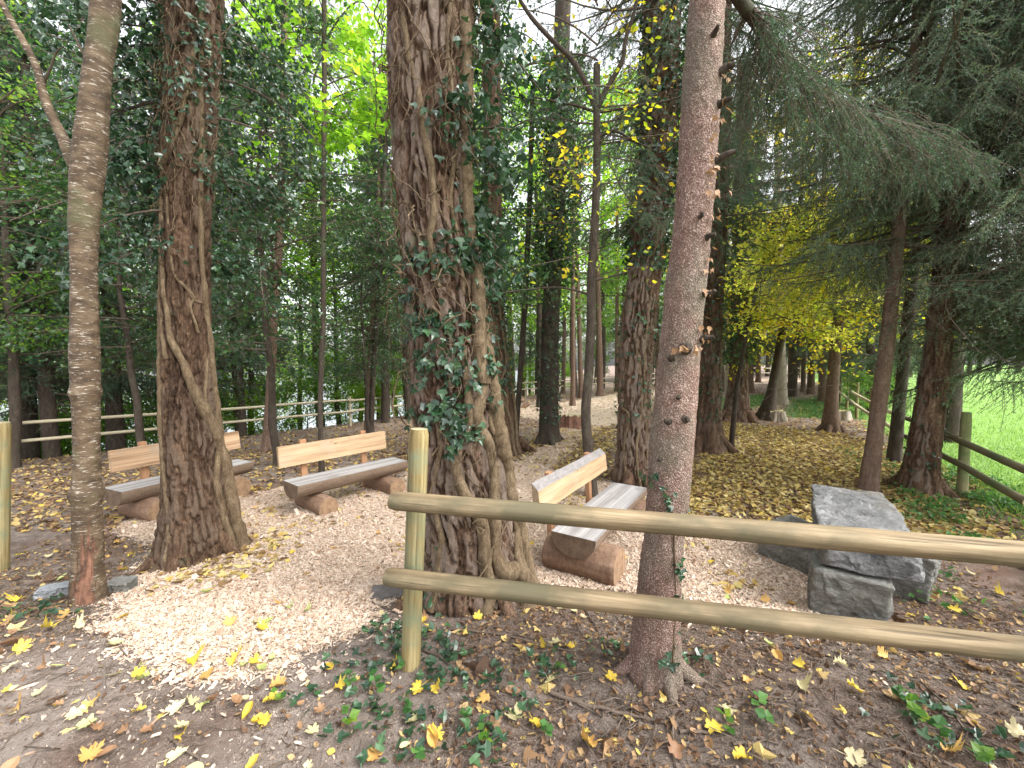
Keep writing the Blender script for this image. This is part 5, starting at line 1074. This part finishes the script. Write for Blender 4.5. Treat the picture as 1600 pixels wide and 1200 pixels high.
# =================================================================== BENCHES
def bench(FL, FR, label, zs, plank_mat, live, tilt, name='log_bench', seed=0, bt=(.26, .045), blen=.97, boff=0.0, logr=.13, leg=.3):
    """FL, FR: front left / front right corners of the seat top as seen"""
    zt = zs; a, b = atz(*FL, zt), atz(*FR, zt); L = float(np.linalg.norm((b - a)[:2])); xd = nrm((b - a)[:2]); yd = np.array([-xd[1], xd[0]])
    mid = (a + b)[:2] / 2 + yd * .2; zg = float(gh(*mid)); rz = math.atan2(xd[1], xd[0])
    rt = root(name, (mid[0], mid[1], zg), label, 'bench', 'log benches in the clearing', rz); H = zt - zg
    # seat: half log, flat top, D underside
    n = 70; x = np.linspace(-L / 2, L / 2, n); w = .205; dp = min(.19, H - .2); m = 22
    th = np.linspace(0, PI, m); XX, TT = np.meshgrid(x, th, indexing='ij')
    nz_ = 1 + .07 * (fbm(XX * 2 + seed, np.cos(TT) * 1.2, 1, 3) - .44); yy = -w * np.cos(TT) * (1 + .05 * (fbm(XX * 2.2 + seed, np.sign(np.cos(TT)), 4, 3) - .44)); zz = H - .0 - dp * np.sin(TT) ** .85 * nz_
    Vu = np.stack([XX, yy, zz], -1).reshape(-1, 3); i = np.arange(n - 1)[:, None]; j = np.arange(m - 1)[None]
    Fu = np.stack([i * m + j, i * m + j + 1, (i + 1) * m + j + 1, (i + 1) * m + j], -1).reshape(-1, 4)
    # top surface slightly dished grid
    my = 12; s = np.linspace(0, 1, my); yl = yy[:, 0][:, None] * (1 - s) + yy[:, -1][:, None] * s; XT = np.repeat(x[:, None], my, 1); ZT = H + .0035 * (fbm(XT * 3, yl * 14, seed, 3) - .44) * (np.sin(s * PI)[None] ** .4)
    Vt = np.stack([XT, yl, ZT], -1).reshape(-1, 3); i = np.arange(n - 1)[:, None]; j = np.arange(my - 1)[None]; Ft = np.stack([i * my + j, (i + 1) * my + j, (i + 1) * my + j + 1, i * my + j + 1], -1).reshape(-1, 4)
    st = mk('seat', [(Vt, Ft, 0), (Vu, Fu, 1)], [W_seat, W_logx], rt, False)
    for f in st.data.polygons: f.use_smooth = f.material_index == 1
    caps = []
    for k, base in ((0, 0), (1, (n - 1) * m)):
        P = Vu[base:base + m]; c = P.mean(0); VV = np.vstack([P, c]); caps.append((VV, [[m, q, q + 1] if k else [m, q + 1, q] for q in range(m - 1)] + [[m, m - 1, 0] if k else [m, 0, m - 1]], 0))
    for c_ in caps: mk('seat_end', [c_], [E_x], rt)
    # support logs, across
    for sx in (-1, 1):
        ll = .66; y = np.linspace(-ll / 2 - .02, ll / 2 - .02, 30); sides = 36; rr0 = logr * R.uniform(.95, 1.08)
        YY, TT = np.meshgrid(y, np.arange(sides) / sides * 2 * PI, indexing='ij'); r_ = rr0 * (1 + .07 * (fbm(YY * 3 + sx, np.cos(TT) * 1.1 + seed, np.sin(TT) * 1.1, 3) - .44)) * (.95 + .05 * np.clip(np.minimum(YY - y[0], y[-1] - YY) / .01, 0, 1))
        zz = r_ * np.sin(TT) + rr0 - .025; zz = np.minimum(zz, H - .02)
        Vl = np.stack([sx * (L / 2 - leg) + r_ * np.cos(TT), YY, zz], -1).reshape(-1, 3); i = np.arange(29)[:, None]; j = np.arange(sides)[None]
        Fl = np.stack([i * sides + j, i * sides + (j + 1) % sides, (i + 1) * sides + (j + 1) % sides, (i + 1) * sides + j], -1).reshape(-1, 4); lo = []
        for k, base in ((0, 0), (1, 29 * sides)):
            P = Vl[base:base + sides]; c = P.mean(0); VV = np.vstack([P, c]); lo.append((VV, [[sides, (q + 1) % sides, q] if not k else [sides, q, (q + 1) % sides] for q in range(sides)], 0))
        lg = mk('support_log', [(Vl, Fl, 0)], [W_log], rt, True)
        for c_ in lo: mk('cut_end', [c_], [E_y], lg)
    # stakes and backrest
    yb = w + .05; zb0, zb1 = H + .14, H + .14 + bt[0]
    for sx in (-1, 1):
        bx = sx * (L / 2 - .36) + boff; t = math.tan(tilt)
        V = np.array([[-.04, 0, -.05], [.04, 0, -.05], [.04, .05, -.05], [-.04, .05, -.05], [-.04, 0, zb1 + .045], [.04, 0, zb1 + .045], [.04, .05, zb1 + .045], [-.04, .05, zb1 + .045]]); V[:, 0] += bx
        V[:, 1] += yb + bt[1] + .004 + (V[:, 2] - H) * t * (V[:, 2] > H * .5)
        F = [[0, 1, 5, 4], [1, 2, 6, 5], [2, 3, 7, 6], [3, 0, 4, 7], [4, 5, 6, 7], [3, 2, 1, 0]]
        o = mk('backrest_stake', [(V, F, 0)], [W_stake], rt); bv = o.modifiers.new('bevel', 'BEVEL'); bv.width = .004; bv.segments = 2
    n = 50; Lb = L * blen; x = np.linspace(-Lb / 2, Lb / 2, n) + boff; prof = np.array([[0, 0], [0, 1], [1, 1], [1, 0]], float)
    up = zb1 + .008 * (fbm(x * 2.5 + seed, 1, 1, 3) - .44) * (2.5 if live else .3); lo_ = zb0 + .02 * (fbm(x * 2 + 5, 3, seed, 3) - .44) * (2 if live else .2)
    rows = []
    for k in range(n):
        def pt(yo, z): return [x[k], yb + yo + (z - H) * math.tan(tilt), z]
        if live: rows.append([pt(0, lo_[k] + .02), pt(0, up[k] - .03), pt(bt[1] * 1.15, up[k] + .03), pt(bt[1] * 1.15, lo_[k] - .02)])
        else: rows.append([pt(0, lo_[k]), pt(0, up[k]), pt(bt[1], up[k]), pt(bt[1], lo_[k])])
    V = np.array(rows).reshape(-1, 3); F0, F1 = [], []
    for k in range(n - 1):
        for q in range(4):
            f = [k * 4 + q, k * 4 + (q + 1) % 4, (k + 1) * 4 + (q + 1) % 4, (k + 1) * 4 + q]; f = f[::-1]
            (F1 if (live and q in (1, 3)) else F0).append(f)
    F0 += [[0, 1, 2, 3], [(n - 1) * 4 + 3, (n - 1) * 4 + 2, (n - 1) * 4 + 1, (n - 1) * 4]]
    parts = [(V, F0, 0)] + ([(V, F1, 1)] if F1 else [])
    o = mk('backrest', parts, [plank_mat, W_lbark], rt)
    return rt
bench((190, 769), (397, 721), 'left log bench with a banded plank backrest, half hidden behind the two left trunks', .17, W_plank2, False, .12, seed=1, logr=.14, blen=1.0, boff=.12)
bench((465, 760), (638, 720), 'middle log bench with a pale smooth plank backrest, left of the round fence post', .17, W_plank, False, .12, seed=2, logr=.125, boff=-.03)
# third bench faces right: its front edge runs from near (930,845) to far (1010,762)
bench((930, 846), (1011, 762), 'right log bench with a grey bark-edged backrest, behind the near fence rails', .17, W_plank, True, .12, seed=3, logr=.165, bt=(.24, .055), boff=-.05, blen=1.02, leg=.19)

# =================================================================== STONES
def stone(name, c, size, rz, label, mat, seed, tiltx=0, tilty=0, rough=.05, chis=.04, cat='stone', parent=None, taper=.0):
    n = 64; s = np.linspace(-1, 1, n); faces = []; Vs = []; Fs = []; vo = 0
    A, B = np.meshgrid(s, s, indexing='ij')
    for ax in range(3):
        for sg in (-1, 1):
            P = np.zeros((n, n, 3)); P[..., ax] = sg; P[..., (ax + 1) % 3] = A; P[..., (ax + 2) % 3] = B
            Vs.append(P.reshape(-1, 3)); i = np.arange(n - 1)[:, None]; j = np.arange(n - 1)[None]; f = np.stack([i * n + j, (i + 1) * n + j, (i + 1) * n + j + 1, i * n + j + 1], -1).reshape(-1, 4)
            Fs.append((f if sg > 0 else f[:, ::-1]) + vo); vo += n * n
    V = np.concatenate(Vs); F = np.concatenate(Fs); rad = .12
    q = np.clip(V, -1 + rad, 1 - rad); V = q + nrm(V - q) * rad * (np.linalg.norm(V - q, axis=1, keepdims=True) > 1e-6)
    h = np.array(size) / 2; V[:, 0] *= 1 + taper * V[:, 1]
    D = nrm(V); P = V * h
    nz_ = np.stack([fbm(P[:, 0] * 4 + seed + k * 11, P[:, 1] * 4, P[:, 2] * 7, 5) - .47 for k in range(3)], -1)
    # fractured facets
    cell = np.floor(fbm(P[:, 0] * 3 + seed, P[:, 1] * 3, P[:, 2] * 5, 2) * 7) / 7 - .4
    side = 1 - sst(.75, .95, np.abs(V[:, 2])); crag = np.floor(fbm(P[:, 0] * 9 + seed, P[:, 1] * 9, P[:, 2] * 6, 3) * 6) / 6 - .45
    P = P + nz_ * rough * 2.2 + D * cell[:, None] * chis + D * (crag * side)[:, None] * .07 + .012 * (np.stack([fbm(P[:, 0] * 22 + k * 5, P[:, 1] * 22, P[:, 2] * 30, 3) for k in range(3)], -1) - .44)
    o = mk(name, [(P, F, 0)], [mat], parent, True); o.location = c; o.rotation_euler = (tiltx, tilty, rz)
    # weld seams
    import bmesh
    bm = bmesh.new(); bm.from_mesh(o.data); bmesh.ops.remove_doubles(bm, verts=bm.verts, dist=.0015); bm.to_mesh(o.data); bm.free()
    if label: tag(o, label, cat)
    return o
sb = (G(1347, 985)); zb = float(gh(sb[0], sb[1] + .2))
A_ = W(1268, 760, 3.9); 
nl = atz(1286, 842, .46); nrr = atz(1440, 852, .46); flc = atz(1268, 758, .46); frc = atz(1378, 764, .46)
ctr = (nl + nrr + flc + frc) / 4; ax_ = (flc + frc) / 2 - (nl + nrr) / 2; Ls = np.linalg.norm(ax_[:2]) * 1.0; ang = math.atan2(ax_[1], ax_[0]); Ws = .5 * (np.linalg.norm((nrr - nl)[:2]) + np.linalg.norm((frc - flc)[:2])) * .93
stone('stone_slab', (ctr[0], ctr[1], .34), (Ls, Ws, .24), ang, 'long blue-grey rock slab resting on squat blocks, forming a stone bench at right', M_slab, 2.0, .0, .0, .035, .035, 'stone bench', taper=.05)
print('slab', Ls, Ws, ang, ctr)
stone('stone_block', (2.36, 2.80, .04), (.43, .34, .34), -.62, 'squared grey block supporting the near end of the rock slab', M_block, 5.0, 0, 0, .02, .02)
b3 = G(1445, 938); stone('stone_block', (b3[0] - .02, b3[1] + .16, b3[2] + .15), (.34, .36, .42), .7, 'pale rough block peeking out right of the rock slab', M_block, 9.0, .1, .1, .03, .03)
b4 = G(1262, 890); stone('stone_block', (b4[0] + .02, b4[1] + .15, b4[2] + .13), (.52, .50, .40), .5, 'low flat-topped grey rock on the chips left of the rock slab', M_block, 13.0, .03, 0, .03, .03)
b5 = G(88, 932); stone('pale_stone', (b5[0], b5[1], b5[2] + .04), (.21, .11, .09), .5, 'smooth whitish stone lying at the foot of the forked tree', M_white, 17.0, 0, 0, .02, .01)
b6 = G(186, 925); stone('mossy_stone', (b6[0], b6[1], b6[2] + .03), (.18, .15, .12), .2, 'small brown mossy stone right of the forked tree foot', M_block, 19.0, 0, 0, .02, .01)
b7 = G(612, 930); stone('flat_stone', (b7[0] + .02, b7[1] + .0, b7[2] + .015), (.34, .22, .05), .2, 'flat grey paving stone left of the massive tree foot', stonemat('flat_grey', (.13, .115, .11), (.2, .18, .17), (.27, .245, .235), (.3, .28, .26)), 23.0, 0, 0, .015, .01)

# =================================================================== FALLEN LEAVES (individually), TWIGS, SEEDLINGS
def maple(seed, curl):
    rr = np.random.default_rng(seed)
    tips = [(90, 1.0), (48, .92), (132, .92), (8, .66), (172, .66)]; pts = []
    for a0, l in sorted(tips):
        l *= rr.uniform(.9, 1.1); pts += [(a0 - 17, l * .62), (a0 - 13, l * .82), (a0 - 7, l * .84), (a0, l), (a0 + 7, l * .84), (a0 + 13, l * .82), (a0 + 17, l * .62), (a0 + 21, .52)]
    pts.append((250, .20)); pts.append((270, .06)); pts.append((290, .20)); pts = pts[:-3] + [(215, .50), (240, .46), (262, .18), (278, .18), (300, .46), (325, .50)]
    ang = np.radians([p[0] for p in pts]); rad = np.array([p[1] for p in pts]); n = len(pts)
    out = np.stack([rad * np.cos(ang), rad * np.sin(ang)], -1); rings = [np.zeros((1, 2)), out * .33, out * .66, out]
    XY = np.concatenate(rings) * .5
    a = rr.uniform(0, PI); dd = XY @ np.array([math.cos(a), math.sin(a)]); e = XY @ np.array([-math.sin(a), math.cos(a)]); r2 = (XY ** 2).sum(1)
    z = curl * (dd ** 2 * rr.uniform(.8, 2.4) + .5 * e ** 2 * rr.uniform(-1, 1.2) + .35 * rr.uniform(0, 1) * np.sin(XY[:, 0] * 9 + rr.random() * 6) * np.sqrt(r2)) + .06 * rr.normal(size=len(XY)) * (r2 > .1) * curl
    fr_ = 1 - .45 * curl * r2; V = np.column_stack([XY[:, 0] * fr_, XY[:, 1] * fr_, z]); F3 = [[0, 1 + j, 1 + (j + 1) % n] for j in range(n)]; F4 = []
    for k in range(2): F4 += [[1 + k * n + j, 1 + (k + 1) * n + j, 1 + (k + 1) * n + (j + 1) % n, 1 + k * n + (j + 1) % n] for j in range(n)]
    s = np.array([[-.008, -.02, .0], [.008, -.02, .0], [.01, -.32, .06 * curl], [-.004, -.5, .1], [.004, -.5, .1]]); 
    return V, F3, F4, s, [[0, 1, 2], [0, 2, 3], [3, 2, 4]]
def oval(seed, curl):
    rr = np.random.default_rng(seed); t = np.linspace(0, 1, 9); w = .26 * np.sin(t ** .8 * PI) ** .8 + .002
    V = []; 
    for i, q in enumerate(t):
        zc = curl * (.5 * (q - .5) ** 2 * rr.uniform(.6, 1.4)); V += [[-w[i], q - .5, zc + curl * w[i] * .7], [0, q - .5, zc], [w[i], q - .5, zc + curl * w[i] * rr.uniform(.5, .9)]]
    F4 = []
    for i in range(8): F4 += [[i * 3, i * 3 + 1, i * 3 + 4, i * 3 + 3], [i * 3 + 1, i * 3 + 2, i * 3 + 5, i * 3 + 4]]
    return np.array(V), [], F4, np.array([[-.006, -.5, 0], [.006, -.5, 0], [0, -.7, .03]]), [[0, 1, 2]]
LV = {}
def leafmesh(shape, col, k):
    key = (shape, col, k)
    if key not in LV:
        V, F3, F4, s, sf = (maple if shape == 'm' else oval)(100 + k * 7, .5 + .3 * (k % 5))
        parts = ([(V, F3, 0)] if len(F3) else []) + [(V, F4, 0), (s, sf, 0)]
        o = mk('fallen_leaf', parts, [FALL[col]], None, shape == 'm'); LV[key] = [o, False]
    e = LV[key]
    if not e[1]: e[1] = True; return e[0]
    c = e[0].copy(); COL.objects.link(c); return c
def drop(px, py, col, size, shape='m', xy=None):
    p = G(px, py)[:2] if xy is None else xy; chips = float(pmask(*p)); z = float(gsurf(*p)) + .03 * max(0, min(1, chips / .25)) + .014
    o = leafmesh(shape, col, int(R.integers(0, 6))); o.location = (p[0], p[1], z + size * .06); o.rotation_euler = (R.normal() * .28, R.normal() * .28, R.random() * 6.28); o.scale = (size,) * 3
    where = 'the pale wood chips' if chips > 0 else ('the trodden track at lower left' if p[0] < -.5 else 'the brown soil around the near fence')
    cn = dict(yellow='bright yellow', orange='orange-tinged', pale='pale straw-coloured', brown='dry brown', green='greenish yellow')[col]; sn = 'lobed maple leaf' if shape == 'm' else 'small oval leaf'
    tag(o, f'{cn} {sn} fallen on {where}', 'leaf', f'{cn} {sn}s on {where}')
Y_, O_, P_, B_, G_ = 'yellow', 'orange', 'pale', 'brown', 'green'
for px, py, c, s in [(340, 870, Y_, .15), (358, 987, O_, .14), (412, 993, Y_, .13), (380, 911, Y_, .12), (365, 1036, Y_, .15), (402, 1042, Y_, .15), (296, 1043, Y_, .14), (322, 1060, O_, .13), (130, 1140, G_, .13), (143, 1105, O_, .15), (120, 1118, P_, .14), (100, 968, O_, .15), (78, 985, Y_, .14), (30, 1022, Y_, .14), (15, 1048, P_, .13),
                     (432, 1078, O_, .15), (428, 1098, Y_, .13), (528, 1078, Y_, .12), (612, 1042, Y_, .11), (655, 1078, Y_, .12), (682, 1075, Y_, .12), (660, 972, Y_, .12), (806, 1128, P_, .15), (834, 1132, Y_, .11), (862, 1069, P_, .13), (757, 1094, O_, .12), (870, 1006, P_, .13), (746, 970, Y_, .11), (878, 953, P_, .11), (848, 1013, Y_, .08), (892, 1012, Y_, .10),
                     (1340, 1082, Y_, .13), (1250, 1078, P_, .12), (1501, 1072, Y_, .13), (1113, 1140, Y_, .14), (1135, 1112, P_, .11), (1163, 1190, Y_, .14), (1265, 1130, O_, .13), (952, 1062, Y_, .10), (683, 1158, Y_, .13), (923, 1168, O_, .14), (640, 1135, P_, .11), (215, 1060, Y_, .11), (60, 1090, P_, .10), (175, 1062, P_, .12), (270, 1115, P_, .13), (282, 1156, Y_, .09),
                     (290, 1140, P_, .12), (220, 1110, Y_, .10), (190, 970, Y_, .12), (240, 935, O_, .1), (175, 1010, P_, .14), (120, 985, P_, .12), (120, 905, Y_, .14), (60, 900, P_, .14), (30, 870, Y_, .14), (80, 870, P_, .12), (190, 895, Y_, .12), (205, 870, Y_, .12), (185, 850, O_, .12), (230, 880, P_, .12), (30, 940, Y_, .13), (10, 975, Y_, .13),
                     (520, 862, O_, .1), (455, 870, Y_, .1), (400, 800, O_, .12), (440, 780, Y_, .1), (560, 815, Y_, .1), (510, 800, G_, .1), (300, 905, O_, .1), (260, 840, Y_, .11), (395, 845, O_, .1), (480, 905, Y_, .1), (500, 870, B_, .1), (590, 840, O_, .09), (355, 825, G_, .1), (450, 960, G_, .1), (480, 965, G_, .09),
                     (1110, 885, Y_, .10), (1135, 935, O_, .11), (1195, 948, O_, .12), (1240, 952, O_, .11), (975, 880, Y_, .11), (830, 858, Y_, .1), (825, 890, Y_, .1), (1490, 958, Y_, .13), (1430, 870, Y_, .12), (1480, 930, P_, .12), (1380, 1030, O_, .11), (1310, 1040, P_, .12), (1245, 1045, Y_, .11), (1560, 930, Y_, .11), (1520, 900, P_, .12),
                     (490, 1150, P_, .1), (580, 1190, O_, .11), (140, 1192, O_, .14), (270, 1190, P_, .12), (20, 1115, O_, .12), (1330, 1190, P_, .14), (1480, 1180, O_, .12), (1590, 1150, P_, .12), (1060, 1180, B_, .13)]:
    drop(px, py, c, s * .85)
q = sample(150, -4.2, 3.2, 1.45, 4.4, lambda x, y: vis(x, y) * (.25 + .75 * off(x, y)) * (.4 + .6 * (x < -1)))
for k, xy in enumerate(q):
    drop(0, 0, R.choice([Y_, O_, P_, P_, B_, B_, B_, G_]), R.uniform(.04, .095), 'm' if R.random() < .6 else 'o', xy)

# sticks on the soil
stk_labels = set()
for k, (x0, y0, x1, y1, w) in enumerate([(700, 985, 900, 1022, 5), (860, 1088, 1040, 1140, 8), (905, 945, 955, 1030, 4), (1000, 1130, 960, 1160, 3), (260, 1162, 325, 1190, 6), (30, 1120, 150, 1074, 2), (575, 935, 625, 962, 3), (1060, 1140, 1150, 1145, 6), (1245, 1085, 1250, 1140, 3), (960, 1118, 1160, 1075, 2.5), (1010, 1165, 1090, 1150, 5), (1180, 1095, 1300, 1075, 3), (790, 1095, 870, 1130, 3), (640, 1000, 720, 1050, 4), (1150, 1165, 1210, 1160, 5)]):
    a, b = G(x0, y0), G(x1, y1); t = np.linspace(0, 1, 24)[:, None]; P = a + (b - a) * t; P[:, :2] += (np.stack([fbm(t[:, 0] * 3 + k, 2, 1, 3), fbm(t[:, 0] * 3 + k, 7, 1, 3)], -1) - .44) * .08
    rad = w / 2 / FPX * a[1]; P[:, 2] = gsurf(P[:, 0], P[:, 1]) + rad * .8 + .004; Vv, Ff = tubeone(P, rad * np.linspace(1, .45, 24), 8, .35, 40)
    o = mk('fallen_stick', [(Vv - a, Ff, 0)], [MB_twig], None, True); o.location = a
    tag(o, ['long thin reddish stick lying below the massive tree foot', 'thick dark crooked stick left of the pinkish spruce foot', 'short dark stick pointing at the lower rail', 'tiny twig under the pinkish spruce', 'crooked grey stick on the bare track at bottom left', 'hair-thin twig on the track at far left', 'pale thin twig left of the round post foot', 'thick short stick right of the pinkish spruce foot',
           'upright-lying twig among leaves at bottom right of centre', 'long straight pale twig crossing below the pinkish spruce', 'short grey stick near the bottom edge, centre right', 'thin twig on the soil under the right rails', 'bent twig among ivy at bottom centre', 'brown twig at the foot of the round post', 'stubby stick on the soil at bottom right of centre'][k], 'stick')
# green seedlings
SD = {}
def seedling(x, y, h, nl_, mat, lab, sz):
    z = float(gsurf(x, y)); rt = root('seedling', (x, y, z), lab, 'seedling', 'green seedlings in the foreground')
    t = np.linspace(0, 1, 8)[:, None]; st = np.array([0, 0, 0]) + t * np.array([R.normal() * .03, R.normal() * .03, h]) ; mk('stem', [(*tubeone(st, np.linspace(.0018, .001, 8), 5), 0)], [MB_twig], rt)
    tt = R.uniform(.3, 1, nl_); p, _ = along(st[None], np.zeros(nl_, int), tt); a = R.random(nl_) * 6.28; d = np.stack([np.cos(a), np.sin(a), R.uniform(-.1, .5, nl_)], -1)
    V, F, q = scatter(DT * [1.3, 1, 1], DF, p, frames(d, np.array([0, 0, 1.0]) + R.normal(size=(nl_, 3)) * .3), sz * R.uniform(.7, 1.3, nl_)); mk('leaves', [(V, F, 0, q)], [mat], rt)
for k, (px, py, h, n_, sz) in enumerate([(440, 1100, .07, 5, .045), (545, 1075, .12, 7, .04), (590, 1095, .14, 8, .04), (545, 1140, .1, 7, .04), (645, 1120, .07, 6, .035), (730, 1130, .09, 9, .03), (760, 1170, .10, 9, .032), (670, 1195, .08, 6, .035), (850, 1150, .08, 7, .035), (1140, 1150, .08, 6, .04), (1185, 1100, .07, 5, .04), (1410, 1100, .09, 9, .045),
                                         (1440, 1130, .09, 9, .045), (1470, 1165, .09, 8, .045), (1210, 1150, .06, 5, .05), (870, 1050, .06, 5, .035), (620, 1050, .1, 8, .035), (1375, 1000, .05, 5, .03), (1520, 1190, .08, 7, .045), (1445, 970, .05, 5, .035)]):
    g_ = G(px, py); seedling(g_[0], g_[1], h, n_, ML_weed if k % 3 else ML_mid, ['small green seedling sprouting from the brown soil in front of the rails', 'small dark green seedling sprouting beside the round post foot'][1 if 520 < px < 680 else 0], sz)

# =================================================================== WORLD, SUN, CAMERA
w = bpy.data.worlds.new('World'); sc.world = w; w.use_nodes = True; nt = w.node_tree; nt.nodes.clear()
sky = nt.nodes.new('ShaderNodeTexSky'); sky.sky_type = 'NISHITA'; sky.sun_disc = False
EL, AZ = math.radians(50), math.radians(112)     # azimuth measured from +Y towards +X
sky.sun_elevation = EL; sky.sun_rotation = AZ; sky.dust_density = 4.0; sky.air_density = 1.0
hs = nt.nodes.new('ShaderNodeHueSaturation'); hs.inputs['Saturation'].default_value = .16; nt.links.new(sky.outputs[0], hs.inputs['Color'])
bg = nt.nodes.new('ShaderNodeBackground'); bg.inputs[1].default_value = .15; nt.links.new(hs.outputs[0], bg.inputs[0])
ow = nt.nodes.new('ShaderNodeOutputWorld'); nt.links.new(bg.outputs[0], ow.inputs[0])
sl_ = bpy.data.lights.new('sun', 'SUN'); sl_.energy = .5; sl_.angle = math.radians(40); sl_.color = (1, .97, .92)
so = bpy.data.objects.new('sun', sl_); COL.objects.link(so)
dirv = Vector((math.sin(AZ) * math.cos(EL), math.cos(AZ) * math.cos(EL), math.sin(EL))); so.rotation_euler = dirv.to_track_quat('Z', 'Y').to_euler()
cam = bpy.data.cameras.new('camera'); cam.sensor_width = 36; cam.lens = 36 * FPX / 1600; cam.clip_end = 1500; cam.clip_start = .05
co = bpy.data.objects.new('camera', cam); COL.objects.link(co); co.location = (0, 0, CAMZ); co.rotation_euler = (math.radians(90) - PITCH, 0, 0); sc.camera = co
sc.view_settings.view_transform = 'Standard'; sc.view_settings.look = 'None'; sc.view_settings.gamma = 1; sc.view_settings.exposure = 2.02
sc.cycles.max_bounces = 6; sc.cycles.diffuse_bounces = 3; sc.cycles.glossy_bounces = 2; sc.cycles.transmission_bounces = 3; sc.cycles.caustics_reflective = False; sc.cycles.caustics_refractive = False
